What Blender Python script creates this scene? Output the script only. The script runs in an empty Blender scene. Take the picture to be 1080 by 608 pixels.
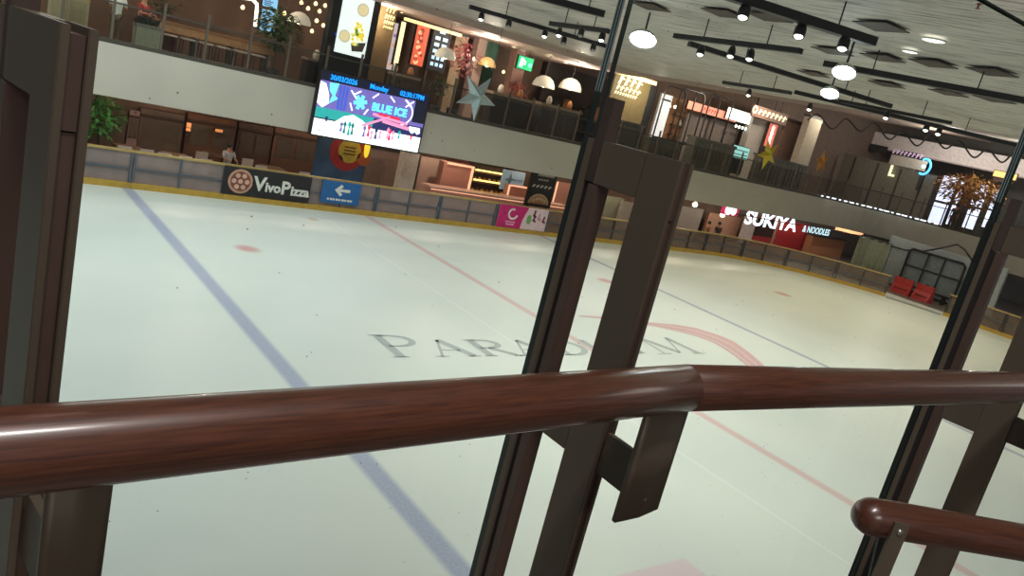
import bpy, math, random
from mathutils import Vector, Matrix, Euler
random.seed(7)
sc = bpy.context.scene
COL = sc.collection
PI = math.pi
# ------------------------------------------------------------------ camera
CAM = Vector((0, 0, 5.0))
CR = Vector((0.78401, -0.57413, 0.236)); CU = Vector((-0.04474, 0.32693, 0.94399)); CF = Vector((0.61913, 0.75066, -0.23063))
FPX = 814.9
cd = bpy.data.cameras.new('camera'); cam = bpy.data.objects.new('camera', cd); COL.objects.link(cam)
M = Matrix((CR, CU, -CF)).transposed().to_4x4(); M.translation = CAM
cam.matrix_world = M
cd.sensor_fit = 'HORIZONTAL'; cd.sensor_width = 36; cd.lens = FPX / 1080 * 36; cd.clip_start = .02; cd.clip_end = 300
sc.camera = cam

def ray(x, y): return CR * (x - 540) - CU * (y - 304) + CF * FPX
def aty(x, y, Y):
    d = ray(x, y); return CAM + d * (Y / d.y)
def atz(x, y, z):
    d = ray(x, y); return CAM + d * ((z - 5.0) / d.z)
def proj(p):
    q = Vector(p) - CAM; k = FPX / q.dot(CF)
    return Vector((540 + k * q.dot(CR), 304 - k * q.dot(CU)))
def rect(cx, cy, w, h, Y):
    """world centre, width and height of something w x h pixels big that stands upright in the plane y = Y"""
    c = aty(cx, cy, Y); p = proj(c)
    lx = (proj(c + Vector((.1, 0, 0))) - p).length * 10; lz = (proj(c + Vector((0, 0, .1))) - p).length * 10
    return c, w / lx, h / lz

# ------------------------------------------------------------------ materials
MATS = {}
def mat(name, col, rough=.6, metal=0., var=.12, scale=6., emit=0., spec=.5, stretch=(1, 1, 1), coat=0., bump=0., ecol=None):
    if name in MATS: return MATS[name]
    m = bpy.data.materials.new(name); m.use_nodes = True
    nt = m.node_tree; N = nt.nodes; L = nt.links
    b = N['Principled BSDF']
    tc = N.new('ShaderNodeTexCoord'); mp = N.new('ShaderNodeMapping'); mp.inputs['Scale'].default_value = stretch
    nz = N.new('ShaderNodeTexNoise'); nz.inputs['Scale'].default_value = scale; nz.inputs['Detail'].default_value = 4
    L.new(tc.outputs['Object'], mp.inputs['Vector']); L.new(mp.outputs['Vector'], nz.inputs['Vector'])
    rp = N.new('ShaderNodeValToRGB')
    lo = [max(0, c * (1 - var)) for c in col]; hi = [min(1, c * (1 + var)) for c in col]
    rp.color_ramp.elements[0].position = .3; rp.color_ramp.elements[1].position = .7
    rp.color_ramp.elements[0].color = (*lo, 1); rp.color_ramp.elements[1].color = (*hi, 1)
    L.new(nz.outputs['Fac'], rp.inputs['Fac']); L.new(rp.outputs['Color'], b.inputs['Base Color'])
    b.inputs['Roughness'].default_value = rough; b.inputs['Metallic'].default_value = metal
    b.inputs['Specular IOR Level'].default_value = spec
    if coat: b.inputs['Coat Weight'].default_value = coat; b.inputs['Coat Roughness'].default_value = .12
    if emit:
        if ecol: b.inputs['Emission Color'].default_value = (*ecol, 1)
        else: L.new(rp.outputs['Color'], b.inputs['Emission Color'])
        b.inputs['Emission Strength'].default_value = emit
    if bump:
        bp = N.new('ShaderNodeBump'); bp.inputs['Strength'].default_value = bump; bp.inputs['Distance'].default_value = .002
        L.new(nz.outputs['Fac'], bp.inputs['Height']); L.new(bp.outputs['Normal'], b.inputs['Normal'])
    MATS[name] = m
    return m
def S(r, g, b):
    f = lambda c: (c / 255 / 12.92) if c <= 10 else ((c / 255 + .055) / 1.055) ** 2.4
    return (f(r), f(g), f(b))
def em(name, rgb, k=1.0):
    return mat(name, S(*rgb), emit=k, var=.04, rough=.5)

def glass_mat(name, tint, refl=.5, speck=True):
    m = bpy.data.materials.new(name); m.use_nodes = True
    nt = m.node_tree; N = nt.nodes; L = nt.links
    N.remove(N['Principled BSDF']); out = N['Material Output']
    tr = N.new('ShaderNodeBsdfTransparent'); gl = N.new('ShaderNodeBsdfGlossy'); gl.inputs['Roughness'].default_value = .03
    fr = N.new('ShaderNodeLayerWeight'); fr.inputs['Blend'].default_value = .5
    pw = N.new('ShaderNodeMath'); pw.operation = 'POWER'; pw.inputs[1].default_value = 5; L.new(fr.outputs['Facing'], pw.inputs[0])
    mu = N.new('ShaderNodeMath'); mu.operation = 'MULTIPLY_ADD'; mu.inputs[1].default_value = refl; mu.inputs[2].default_value = .05*refl
    mx = N.new('ShaderNodeMixShader')
    L.new(pw.outputs[0], mu.inputs[0]); L.new(mu.outputs[0], mx.inputs[0])
    L.new(tr.outputs[0], mx.inputs[1]); L.new(gl.outputs[0], mx.inputs[2])
    tr.inputs['Color'].default_value = (*tint, 1)
    if speck:   # grime: tiny dark specks stuck on the pane and a faint greasy film
        tc = N.new('ShaderNodeTexCoord'); vo = N.new('ShaderNodeTexVoronoi'); vo.inputs['Scale'].default_value = 70
        L.new(tc.outputs['Object'], vo.inputs['Vector'])
        vr = N.new('ShaderNodeMapRange'); vr.inputs['From Min'].default_value = .055; vr.inputs['From Max'].default_value = .10
        L.new(vo.outputs['Distance'], vr.inputs['Value'])
        no = N.new('ShaderNodeTexNoise'); no.inputs['Scale'].default_value = 23; L.new(tc.outputs['Object'], no.inputs['Vector'])
        gt = N.new('ShaderNodeMath'); gt.operation = 'LESS_THAN'; gt.inputs[1].default_value = .57; L.new(no.outputs['Fac'], gt.inputs[0])
        mxm = N.new('ShaderNodeMath'); mxm.operation = 'MAXIMUM'; L.new(vr.outputs[0], mxm.inputs[0]); L.new(gt.outputs[0], mxm.inputs[1])
        mc = N.new('ShaderNodeMixRGB'); mc.inputs[1].default_value = (.30, .30, .28, 1); mc.inputs[2].default_value = (*tint, 1)
        L.new(mxm.outputs[0], mc.inputs[0]); L.new(mc.outputs[0], tr.inputs['Color'])
    L.new(mx.outputs[0], out.inputs['Surface'])
    MATS[name] = m
    return m

# ------------------------------------------------------------------ mesh builder
class MB:
    def __init__(s): s.v = []; s.f = []; s.m = []; s.sm = []
    def add(s, vs, fs, mi=0, smooth=False):
        o = len(s.v); s.v += [Vector(v) for v in vs]
        for f in fs: s.f.append([i + o for i in f]); s.m.append(mi); s.sm.append(smooth)
        return s
    def box(s, a, b, mi=0, rot=None, bev=0.0):
        x0, y0, z0 = [min(p, q) for p, q in zip(a, b)]; x1, y1, z1 = [max(p, q) for p, q in zip(a, b)]
        if bev:
            import bmesh
            bm = bmesh.new(); bmesh.ops.create_cube(bm, size=1)
            for v in bm.verts: v.co = Vector(((x0 + x1) / 2 + v.co.x * (x1 - x0), (y0 + y1) / 2 + v.co.y * (y1 - y0), (z0 + z1) / 2 + v.co.z * (z1 - z0)))
            bmesh.ops.bevel(bm, geom=list(bm.edges), offset=bev, segments=2, affect='EDGES')
            bm.verts.index_update(); vs = [v.co.copy() for v in bm.verts]; fs = [[v.index for v in f.verts] for f in bm.faces]; bm.free()
        else:
            vs = [Vector(p) for p in ((x0,y0,z0),(x1,y0,z0),(x1,y1,z0),(x0,y1,z0),(x0,y0,z1),(x1,y0,z1),(x1,y1,z1),(x0,y1,z1))]
            fs = [(0,3,2,1),(4,5,6,7),(0,1,5,4),(1,2,6,5),(2,3,7,6),(3,0,4,7)]
        if rot:
            c = Vector(((x0+x1)/2, (y0+y1)/2, (z0+z1)/2)); vs = [c + rot @ (v - c) for v in vs]
        return s.add(vs, fs, mi)
    def tube(s, pts, r, n=8, mi=0, caps=True):
        pts = [Vector(p) for p in pts]; rs = r if isinstance(r, (list, tuple)) else [r] * len(pts)
        vs = []; fs = []; prev = None
        for i, p in enumerate(pts):
            t = (pts[min(i + 1, len(pts) - 1)] - pts[max(i - 1, 0)]).normalized()
            if prev is None:
                a = Vector((0, 0, 1)) if abs(t.z) < .9 else Vector((1, 0, 0)); e = t.cross(a).normalized()
            else: e = (prev - t * prev.dot(t)).normalized()
            prev = e; g = t.cross(e)
            for k in range(n):
                an = 2 * PI * k / n; vs.append(p + (e * math.cos(an) + g * math.sin(an)) * rs[i])
        for i in range(len(pts) - 1):
            for k in range(n):
                fs.append((i*n+k, i*n+(k+1) % n, (i+1)*n+(k+1) % n, (i+1)*n+k))
        o = len(s.f); s.add(vs, fs, mi, True)
        if caps: s.add([vs[k] for k in range(n)], [tuple(reversed(range(n)))], mi); s.add([vs[-n+k] for k in range(n)], [tuple(range(n))], mi)
        return s
    def bar(s, p, q, w, h, mi=0, up=(0, 0, 1)):
        p = Vector(p); q = Vector(q); t = (q - p).normalized(); up = Vector(up)
        if abs(t.dot(up)) > .99: up = Vector((1, 0, 0))
        e = t.cross(up).normalized() * w / 2; g = e.cross(t).normalized() * h / 2
        vs = [p-e-g, p+e-g, p+e+g, p-e+g, q-e-g, q+e-g, q+e+g, q-e+g]
        return s.add(vs, [(0,1,2,3),(7,6,5,4),(0,4,5,1),(1,5,6,2),(2,6,7,3),(3,7,4,0)], mi)
    def lathe(s, c, prof, n=16, mi=0, axis=None):
        c = Vector(c); R = Vector((0, 0, 1)).rotation_difference(Vector(axis).normalized()).to_matrix() if axis else Matrix.Identity(3)
        vs = []; fs = []
        for r, z in prof:
            for k in range(n): vs.append(c + R @ Vector((r * math.cos(2*PI*k/n), r * math.sin(2*PI*k/n), z)))
        for i in range(len(prof) - 1):
            for k in range(n): fs.append((i*n+k, i*n+(k+1) % n, (i+1)*n+(k+1) % n, (i+1)*n+k))
        s.add(vs, fs, mi, True)
        return s
    def prism(s, poly, o, ex, ey, ez, mi=0):
        """polygon (u,v list) in the plane o + u*ex + v*ey, thickened by the vector ez"""
        o = Vector(o); ex = Vector(ex); ey = Vector(ey); ez = Vector(ez); n = len(poly)
        a = [o + ex*u + ey*v for u, v in poly]; b = [p + ez for p in a]
        return s.add(a + b, [tuple(range(n)), tuple(reversed(range(n, 2*n)))] + [(i, i+n, (i+1) % n+n, (i+1) % n) for i in range(n)], mi)
    def build(s, name, m, parent=None, local=False, loc=None):
        me = bpy.data.meshes.new(name)
        off = Vector((0, 0, 0)); ob = bpy.data.objects.new(name, me)
        if parent is not None:
            if not local: off = Vector(ROOT[parent])
            ROOT[ob] = ROOT[parent]
        else:
            if not local:
                off = Vector(loc) if loc else Vector(((min(v.x for v in s.v)+max(v.x for v in s.v))/2, (min(v.y for v in s.v)+max(v.y for v in s.v))/2, min(v.z for v in s.v)))
            ob.location = off; ROOT[ob] = off
        me.from_pydata([v - off for v in s.v], [], s.f)
        for q in (m if isinstance(m, (list, tuple)) else [m]): me.materials.append(q)
        me.polygons.foreach_set('material_index', s.m); me.polygons.foreach_set('use_smooth', s.sm)
        import bmesh
        bm = bmesh.new(); bm.from_mesh(me); bmesh.ops.recalc_face_normals(bm, faces=bm.faces); bm.to_mesh(me); bm.free()
        me.update(); COL.objects.link(ob)
        if parent is not None: ob.parent = parent
        return ob
ROOT = {}
def tag(o, label, cat, group=None, kind=None):
    o['label'] = label; o['category'] = cat
    if group: o['group'] = group
    if kind: o['kind'] = kind
    return o
def thing(name, loc, label, cat, group=None, rz=0):
    o = bpy.data.objects.new(name, None); COL.objects.link(o); o.location = loc; o.rotation_euler = (0, 0, rz); o.empty_display_size = .1
    ROOT[o] = Vector(loc); return tag(o, label, cat, group)
def structure(o): o['kind'] = 'structure'; return o
def dup(o, loc=None, rz=None, label=None, scale=None):
    r = o.copy(); COL.objects.link(r)
    if loc is not None: r.location = loc
    if rz is not None: r.rotation_euler = (0, 0, rz)
    if scale is not None: r.scale = (scale,)*3
    if label: r['label'] = label
    ROOT[r] = Vector(r.location)
    for c in list(o.children):
        d = c.copy(); COL.objects.link(d); d.parent = r; ROOT[d] = ROOT[r]
        for e in list(c.children):
            g = e.copy(); COL.objects.link(g); g.parent = d; ROOT[g] = ROOT[r]
    return r
def text(s, size, o, ex, ez, depth=.01, mi=0, mb=None, align='CENTER', bold=0., sx=1., shear=0.):
    """lettering whose baseline runs along ex from o, letters rising along ez; returned in an MB"""
    cu = bpy.data.curves.new('t', 'FONT'); cu.body = s; cu.size = size; cu.align_x = align; cu.extrude = depth/2; cu.offset = bold; cu.shear = shear; cu.resolution_u = 3
    ob = bpy.data.objects.new('t', cu); COL.objects.link(ob); bpy.context.view_layer.update()
    me = bpy.data.meshes.new_from_object(ob.evaluated_get(bpy.context.evaluated_depsgraph_get()))
    ex = Vector(ex).normalized(); ez = Vector(ez).normalized(); en = ex.cross(ez)
    mb = mb or MB()
    mb.add([Vector(o) + ex*v.co.x*sx + ez*v.co.y + en*v.co.z for v in me.vertices], [tuple(p.vertices) for p in me.polygons], mi)
    bpy.data.objects.remove(ob); bpy.data.curves.remove(cu); bpy.data.meshes.remove(me)
    return mb
def disc(cx, cz, r, n=20, ry=None, a0=0., a1=2*PI):
    return [(cx + r*math.cos(a0+(a1-a0)*k/(n if a1-a0 > 6.2 else n-1)), cz + (ry or r)*math.sin(a0+(a1-a0)*k/(n if a1-a0 > 6.2 else n-1))) for k in range(n)]
EX, EY, EZ = Vector((1, 0, 0)), Vector((0, 1, 0)), Vector((0, 0, 1))

bronze = mat('bronze_metal', S(90, 80, 68), rough=.5, metal=.35, var=.12, scale=9, stretch=(1, 1, .15), spec=.4)
bronze2 = mat('bronze_edge', S(84, 66, 58), rough=.45, metal=.35, var=.1, scale=9)
gap_shade = mat('dark_gap', S(22, 17, 15), rough=.8)  # near-black standing in for the shade inside the post groove
rubber = mat('black_gasket', S(14, 15, 14), rough=.6)
black = mat('black_metal', S(26, 26, 27), rough=.5)
dark = mat('dark_brown', S(52, 40, 34), rough=.7, var=.25)
greyd = mat('dark_grey', S(60, 60, 58), rough=.6)
white = mat('white_paint', S(215, 215, 208), rough=.6)
yellow = mat('yellow_plastic', S(188, 152, 62), rough=.45)
tan = mat('tan_rail', S(176, 150, 92), rough=.5)
steelblue = mat('blue_grey_steel', S(92, 100, 112), rough=.45, metal=.3)
chrome = mat('steel', S(170, 170, 168), rough=.25, metal=.9)

exec_parts = []
# ------------------------------------------------------------------ the ice
def ice_material():
    m = bpy.data.materials.new('ice'); m.use_nodes = True
    nt = m.node_tree; N = nt.nodes; L = nt.links; b = N['Principled BSDF']
    tc = N.new('ShaderNodeTexCoord'); sp = N.new('ShaderNodeSeparateXYZ')
    wob = N.new('ShaderNodeTexNoise'); wob.inputs['Scale'].default_value = 1.3; wob.inputs['Detail'].default_value = 6
    L.new(tc.outputs['Object'], wob.inputs['Vector'])
    L.new(tc.outputs['Object'], sp.inputs[0])
    def math_(op, a, b_=None, c=None):
        n = N.new('ShaderNodeMath'); n.operation = op
        for i, q in enumerate((a, b_, c)):
            if q is None: continue
            if isinstance(q, (int, float)): n.inputs[i].default_value = q
            else: L.new(q, n.inputs[i])
        return n.outputs[0]
    X, Y = sp.outputs[0], sp.outputs[1]
    def band(v, c, hw, soft):
        d = math_('ABSOLUTE', math_('SUBTRACT', v, c))
        n = N.new('ShaderNodeMapRange'); n.interpolation_type = 'SMOOTHSTEP'
        n.inputs['From Min'].default_value = hw + soft; n.inputs['From Max'].default_value = hw - soft
        L.new(d, n.inputs['Value']); return n.outputs[0]
    def spot(cx, cy, r, soft):
        dx = math_('SUBTRACT', X, cx); dy = math_('SUBTRACT', Y, cy)
        d = math_('SQRT', math_('ADD', math_('MULTIPLY', dx, dx), math_('MULTIPLY', dy, dy)))
        n = N.new('ShaderNodeMapRange'); n.interpolation_type = 'SMOOTHSTEP'
        n.inputs['From Min'].default_value = r + soft; n.inputs['From Max'].default_value = r - soft
        L.new(d, n.inputs['Value']); return n.outputs[0]
    fine = N.new('ShaderNodeTexNoise'); fine.inputs['Scale'].default_value = 26; fine.inputs['Detail'].default_value = 3
    L.new(tc.outputs['Object'], fine.inputs['Vector'])
    big = N.new('ShaderNodeTexNoise'); big.inputs['Scale'].default_value = .35; big.inputs['Detail'].default_value = 5
    L.new(tc.outputs['Object'], big.inputs['Vector'])
    rp = N.new('ShaderNodeValToRGB'); rp.color_ramp.elements[0].position = .3; rp.color_ramp.elements[1].position = .7
    rp.color_ramp.elements[0].color = (.66, .735, .72, 1); rp.color_ramp.elements[1].color = (.725, .785, .765, 1)
    L.new(big.outputs['Fac'], rp.inputs['Fac'])
    cur = rp.outputs['Color']
    def over(mask, col, k, mott=True):
        nonlocal cur
        mk = math_('MULTIPLY', mask, k)
        if mott: mk = math_('MULTIPLY', mk, math_('ADD', math_('MULTIPLY', fine.outputs['Fac'], .7), .62))
        n = N.new('ShaderNodeMixRGB'); L.new(mk, n.inputs[0]); L.new(cur, n.inputs[1]); n.inputs[2].default_value = (*col, 1); cur = n.outputs[0]
    over(band(X, 4.93, .15, .07), S(112, 124, 184), .60)
    over(band(X, 20.45, .11, .05), S(96, 110, 160), .6)
    over(band(X, 12.5, .12, .07), S(205, 105, 120), .42)
    over(band(X, 10.5, .015, .012), (.86, .9, .9), .8, False)
    for cx, cy, r in ((6.62, 18.3, .28), (18.5, 17.7, .28), (28.8, 17.6, .35)): over(spot(cx, cy, r, .15), S(200, 80, 90), .55)
    over(spot(9.95, 22.35, .16, .1), S(170, 130, 90), .6)
    # pale pink painted block below the camera
    blk = math_('MULTIPLY', band(X, 4.9, 3.06, .04), band(Y, 3.4, 1.6, .04))
    over(blk, S(226, 186, 208), .55, False)
    L.new(cur, b.inputs['Base Color'])
    rr = N.new('ShaderNodeMapRange'); rr.inputs['To Min'].default_value = .28; rr.inputs['To Max'].default_value = .5
    L.new(wob.outputs['Fac'], rr.inputs['Value']); L.new(rr.outputs[0], b.inputs['Roughness'])
    b.inputs['Specular IOR Level'].default_value = .35
    bp = N.new('ShaderNodeBump'); bp.inputs['Strength'].default_value = .08; bp.inputs['Distance'].default_value = .01
    L.new(fine.outputs['Fac'], bp.inputs['Height']); L.new(bp.outputs['Normal'], b.inputs['Normal'])
    return m
structure(MB().add([(-14, -3, 0), (41.2, -3, 0), (41.2, 24.2, 0), (-14, 24.2, 0)], [(0, 1, 2, 3)]).build('floor', ice_material(), local=True))
lobby = mat('lobby_tile', S(120, 112, 106), rough=.35, scale=1.5)
g = MB(); g.box((-14, 24.15, -.3), (62, 34, -.005)); g.box((41.15, -3, -.3), (62, 24.15, -.005))
structure(g.build('floor_lobby', lobby))
structure(MB().box((-14, 23.0, -.3), (41.2, 24.14, -.01)).build('floor_slab', greyd))

# painted letters and ring under the ice surface
paint_grey = mat('ice_paint_grey', S(168, 181, 183), rough=.4, var=.12, scale=20)
paint_pink = mat('ice_paint_pink', S(212, 172, 178), rough=.4, var=.12, scale=20)
def stroke(mb, a, b, w0, w1=None):
    a = Vector(a); b = Vector(b); t = (b - a).normalized(); n = Vector((-t.y, t.x)); w1 = w0 if w1 is None else w1
    z = .004
    mb.add([(*(a + n*w0/2), z), (*(a - n*w0/2), z), (*(b - n*w1/2), z), (*(b + n*w1/2), z)], [(0, 1, 2, 3)])
def arcstroke(mb, c, rx, ry, a0, a1, wmin, wmax, n=14):
    pts = []
    for i in range(n + 1):
        a = a0 + (a1 - a0) * i / n
        w = wmin + (wmax - wmin) * abs(math.cos(a))
        d = Vector((math.cos(a), math.sin(a)))
        p = Vector((c[0] + rx*d.x, c[1] + ry*d.y)); pts.append((p + d*w/2, p - d*w/2))
    for (p, q), (p2, q2) in zip(pts, pts[1:]):
        mb.add([(*p, .004), (*q, .004), (*q2, .004), (*p2, .004)], [(0, 1, 2, 3)])
def letter(ch, x, y, w, h):
    mb = MB(); T, t = .19, .06
    P = lambda u, v: (x + u*w, y + v*h)
    def serif(u, v): stroke(mb, P(u-.17, v), P(u+.17, v), .05)
    if ch in 'PR':
        stroke(mb, P(.22, 0), P(.22, 1), T); serif(.22, 0); serif(.22, 1)
        arcstroke(mb, P(.45, .74), w*.38, h*.25, -PI/2, PI/2, .05, .16); stroke(mb, P(.22, .98), P(.47, .98), .05); stroke(mb, P(.22, .49), P(.47, .49), .05)
        if ch == 'R': stroke(mb, P(.45, .5), P(.95, .02), .15); stroke(mb, P(.85, .0), P(1.1, .0), .05)
    if ch == 'A':
        stroke(mb, P(.5, 1), P(.95, 0), T); stroke(mb, P(.5, 1), P(.1, 0), t); stroke(mb, P(.26, .36), P(.76, .36), .05); serif(.1, 0); serif(.95, 0)
    if ch == 'D':
        stroke(mb, P(.2, 0), P(.2, 1), T); serif(.2, 0); serif(.2, 1)
        arcstroke(mb, P(.38, .5), w*.55, h*.48, -PI/2, PI/2, .05, .18); stroke(mb, P(.2, .98), P(.4, .98), .05); stroke(mb, P(.2, .02), P(.4, .02), .05)
    if ch == 'I': stroke(mb, P(.5, 0), P(.5, 1), T); serif(.5, 0); serif(.5, 1)
    if ch == 'G':
        arcstroke(mb, P(.5, .5), w*.45, h*.48, PI*.25, PI*1.75, .05, .18, 20); stroke(mb, P(.85, .05), P(.85, .42), .14); stroke(mb, P(.7, .42), P(1.0, .42), .05)
    if ch == 'M':
        stroke(mb, P(.08, 0), P(.16, 1), t); stroke(mb, P(.16, 1), P(.5, .05), T); stroke(mb, P(.5, .05), P(.86, 1), t); stroke(mb, P(.86, 1), P(.95, 0), T); serif(.08, 0); serif(.95, 0)
    return mb
for ch, x, w, h in (('P', 7.1, 1.05, 1.08), ('A', 8.15, .9, .85), ('R', 9.2, .95, .85), ('A', 10.2, .95, .85), ('D', 11.35, 1.0, .85), ('I', 12.4, .5, .85), ('G', 13.1, 1.05, .85), ('M', 14.6, 1.5, 1.05)):
    lab = {'P': 'large grey serif letter P painted in the ice, first of the word',
           'R': 'faded grey serif letter R painted in the ice', 'D': 'faded grey serif letter D painted in the ice behind the glass joint',
           'I': 'faded grey serif letter I painted in the ice behind the middle bronze post', 'G': 'faded grey serif letter G painted in the ice just before the letter M', 'M': 'grey serif letter M painted in the ice, last of the word'}.get(ch)
    if ch == 'A': lab = 'faded grey serif letter A painted in the ice between P and R' if x < 9 else 'faded grey serif letter A painted in the ice between R and D'
    tag(letter(ch, x, 11.52, w, h).build('painted_letter', paint_grey, loc=(x, 11.52, .004)), lab, 'lettering', 'letters painted in the ice')
ring_o = [(14.1, 14.15), (15.3, 14.05), (16.6, 13.72), (17.5, 13.6), (18.1, 13.35), (18.5, 12.75), (18.55, 12.3), (18.25, 11.6), (17.85, 10.9), (17.3, 10.2), (16.6, 9.7)]
ring_i = [(14.1, 14.05), (15.3, 13.85), (16.4, 13.4), (17.0, 13.0), (17.35, 12.7), (17.5, 12.3), (17.45, 11.9), (17.3, 11.4), (17.05, 10.85), (16.7, 10.3), (16.4, 9.8)]
mb = MB()
for f0, f1 in ((0, .36), (.42, .78), (.84, 1)):
    L_ = [[(o[0] + (i[0]-o[0])*f, o[1] + (i[1]-o[1])*f, .003) for o, i in zip(ring_o, ring_i)] for f in (f0, f1)]
    n = len(ring_o); mb.add(L_[0] + L_[1], [(k, k+1, n+k+1, n+k) for k in range(n-1)])
tag(mb.build('painted_swoosh', paint_pink, loc=(17, 12, .003)), 'faded pink crescent of three strands painted in the ice over the letter M', 'ice marking')

# ------------------------------------------------------------------ rink barrier
def bpath(s):
    """point and outward normal on the inner face of the boards, s in metres from x = -0.2"""
    x0, x1, Yb, R = -.2, 31.0, 23.85, 9.0
    if s <= x1 - x0: return Vector((x0 + s, Yb, 0)), Vector((0, 1, 0))
    a = (s - (x1 - x0)) / R
    if a <= PI/2:
        n = Vector((math.sin(a), math.cos(a), 0)); return Vector((x1, Yb - R, 0)) + n*R, n
    return Vector((x1 + R, Yb - R - (s - (x1 - x0) - R*PI/2), 0)), Vector((1, 0, 0))
def sweep(mb, s0, s1, o0, o1, z0, z1, mi=0, P=bpath):
    n = max(1, int((s1 - s0) / .35) if s1 > 31.2 else 1); vs = []
    for i in range(n + 1):
        p, q = P(s0 + (s1 - s0)*i/n)
        for o, z in ((o0, z0), (o1, z0), (o1, z1), (o0, z1)): vs.append(p + q*o + EZ*z)
    fs = [(0, 1, 2, 3), tuple(4*n + k for k in (3, 2, 1, 0))]
    for i in range(n):
        for k in range(4): fs.append((4*i+k, 4*i+(k+1) % 4, 4*i+4+(k+1) % 4, 4*i+4+k))
    mb.add(vs, fs, mi)
pane_mat = mat('frosted_panel', S(156, 140, 138), rough=.35, var=.08, scale=3)
mesh_dark = mat('smoky_panel', S(122, 102, 90), rough=.4, var=.15, scale=4)
def see_through(m, k):
    nt = m.node_tree; N = nt.nodes; L = nt.links; tr = N.new('ShaderNodeBsdfTransparent'); mx = N.new('ShaderNodeMixShader'); mx.inputs[0].default_value = k
    L.new(N['Principled BSDF'].outputs[0], mx.inputs[1]); L.new(tr.outputs[0], mx.inputs[2]); L.new(mx.outputs[0], N['Material Output'].inputs['Surface'])
see_through(pane_mat, .42); see_through(mesh_dark, .42)
ords = ['first', 'second', 'third', 'fourth', 'fifth', 'sixth', 'seventh', 'eighth', 'ninth', 'tenth', 'eleventh', 'twelfth', 'thirteenth', 'fourteenth', 'fifteenth', 'sixteenth', 'seventeenth', 'eighteenth', 'nineteenth', 'twentieth']
seclabels = {
    2: 'plain rink barrier section between the large left post and the black pizza banner', 3: 'rink barrier section that carries the black pizza banner',
    4: 'rink barrier section that carries the blue arrow sign', 5: 'rink barrier section right of the blue arrow sign, under the lit screen corner',
    6: 'rink barrier section in front of the pink snack counter', 7: 'rink barrier section that carries the pink and white banner',
    8: 'rink barrier section behind the middle glass joint, right of the pink banner', 9: 'rink barrier section seen through the slot of the middle post',
    10: 'rink barrier section just right of the middle post under hanging bulbs', 11: 'rink barrier section below the glowing restaurant lettering',
    12: 'first curved rink barrier section, below the red restaurant wall', 13: 'second curved rink barrier section, below the smaller noodle lettering',
    14: 'third curved rink barrier section, before the pale green tarpaulin', 15: 'last curved rink barrier section, ending at the open gate',
    1: 'rink barrier section at the far left, cut off by the large left post', 0: 'rink barrier section far left behind the post',
    17: 'rink barrier section right of the open gate, against the right post', 18: 'rink barrier section seen through the slot of the right post', 19: 'rink barrier section at the right picture edge'}
def section(k, s0, s1):
    p, q = bpath((s0 + s1)/2)
    t = thing('rink_barrier', p, seclabels[k], 'barrier', 'rink barrier sections')
    m_ = MB(); sweep(m_, s0+.005, s1-.005, -.03, .16, 0, .17); m_.build('kick_strip', yellow, t)
    m_ = MB(); sweep(m_, s0+.03, s1-.03, .05, .07, .17, 1.04); m_.build('panel', pane_mat if s1 < 22 else mesh_dark, t)
    m_ = MB(); sweep(m_, s0+.005, s1-.005, 0, .12, 1.04, 1.10); m_.build('top_rail', tan, t)
    m_ = MB(); sweep(m_, s0+.06, s1-.06, .0, .04, .55, .60); m_.build('mid_rail', steelblue, t)
    for s in (s0+.045, (s0+s1)/2, s1-.045):
        m_ = MB(); sweep(m_, s-.03, s+.03, -.005, .045, .17, 1.04); m_.build('stanchion', steelblue if k < 9 else greyd, t)
    return t
for k in range(1, 12): section(k, 2.6*k, 2.6*k+2.6)
for k in range(12, 16): section(k, 31.2+2.6*(k-12), 31.2+2.6*(k-11))
for k in range(17, 20): section(k, 44.35+2.6*(k-17), 44.35+2.6*(k-16))
g = MB(); sweep(g, 41.65, 44.3, -.35, .2, .001, .03)
tag(g.build('gate_sill', mat('wet_sill', S(150, 158, 158), rough=.3)), 'pale wet sill across the open gate in the rink barrier', 'sill')

# banners hung on the barrier
def facepanel(m_, x0, x1, z0, z1, Y, mi=0, th=.012): m_.box((x0, Y-th, z0), (x1, Y, z1), mi)
BY = 23.81
blackb = mat('black_banner', S(30, 28, 30), rough=.55); whitel = mat('white_print', S(222, 222, 216), rough=.6)
t = thing('pizza_banner', (8.9, BY, .2), 'black banner with white pizza lettering and round pizza picture on the barrier', 'banner')
m_ = MB(); facepanel(m_, 7.52, 10.33, .2, 1.06, BY); m_.build('cloth', blackb, t)
m_ = MB(); m_.prism(disc(0, 0, .38, 28), (8.05, BY-.013, .63), EX, EZ, (0, -.006, 0), 0)
m_.prism(disc(0, 0, .31, 28), (8.05, BY-.019, .63), EX, EZ, (0, -.004, 0), 1)
for a in range(6):
    m_.prism(disc(.2*math.cos(a*1.047), .2*math.sin(a*1.047), .075, 10), (8.05, BY-.023, .63), EX, EZ, (0, -.004, 0), 2)
m_.prism(disc(0, 0, .075, 10), (8.05, BY-.023, .63), EX, EZ, (0, -.004, 0), 2)
m_.build('pizza_picture', [mat('crust', S(196, 150, 128)), mat('cheese', S(122, 72, 60)), mat('topping', S(214, 170, 150))], t)['label'] = 'round pizza picture'
m_ = text('V', .62, (8.66, BY-.014, .42), EX, EZ, mi=0, bold=.018, align='CENTER')
text('ivo', .42, (8.84, BY-.014, .42), EX, EZ, mb=m_, bold=.016, align='LEFT')
text('P', .58, (9.35, BY-.014, .40), EX, EZ, mb=m_, bold=.018, align='LEFT')
text('izza', .42, (9.68, BY-.014, .40), EX, EZ, mb=m_, bold=.016, align='LEFT')
m_.build('lettering', whitel, t)['label'] = 'white pizza lettering'
t = thing('arrow_sign', (11.4, BY, .2), 'small blue sign with white left arrow fixed to the rink barrier', 'sign')
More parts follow.
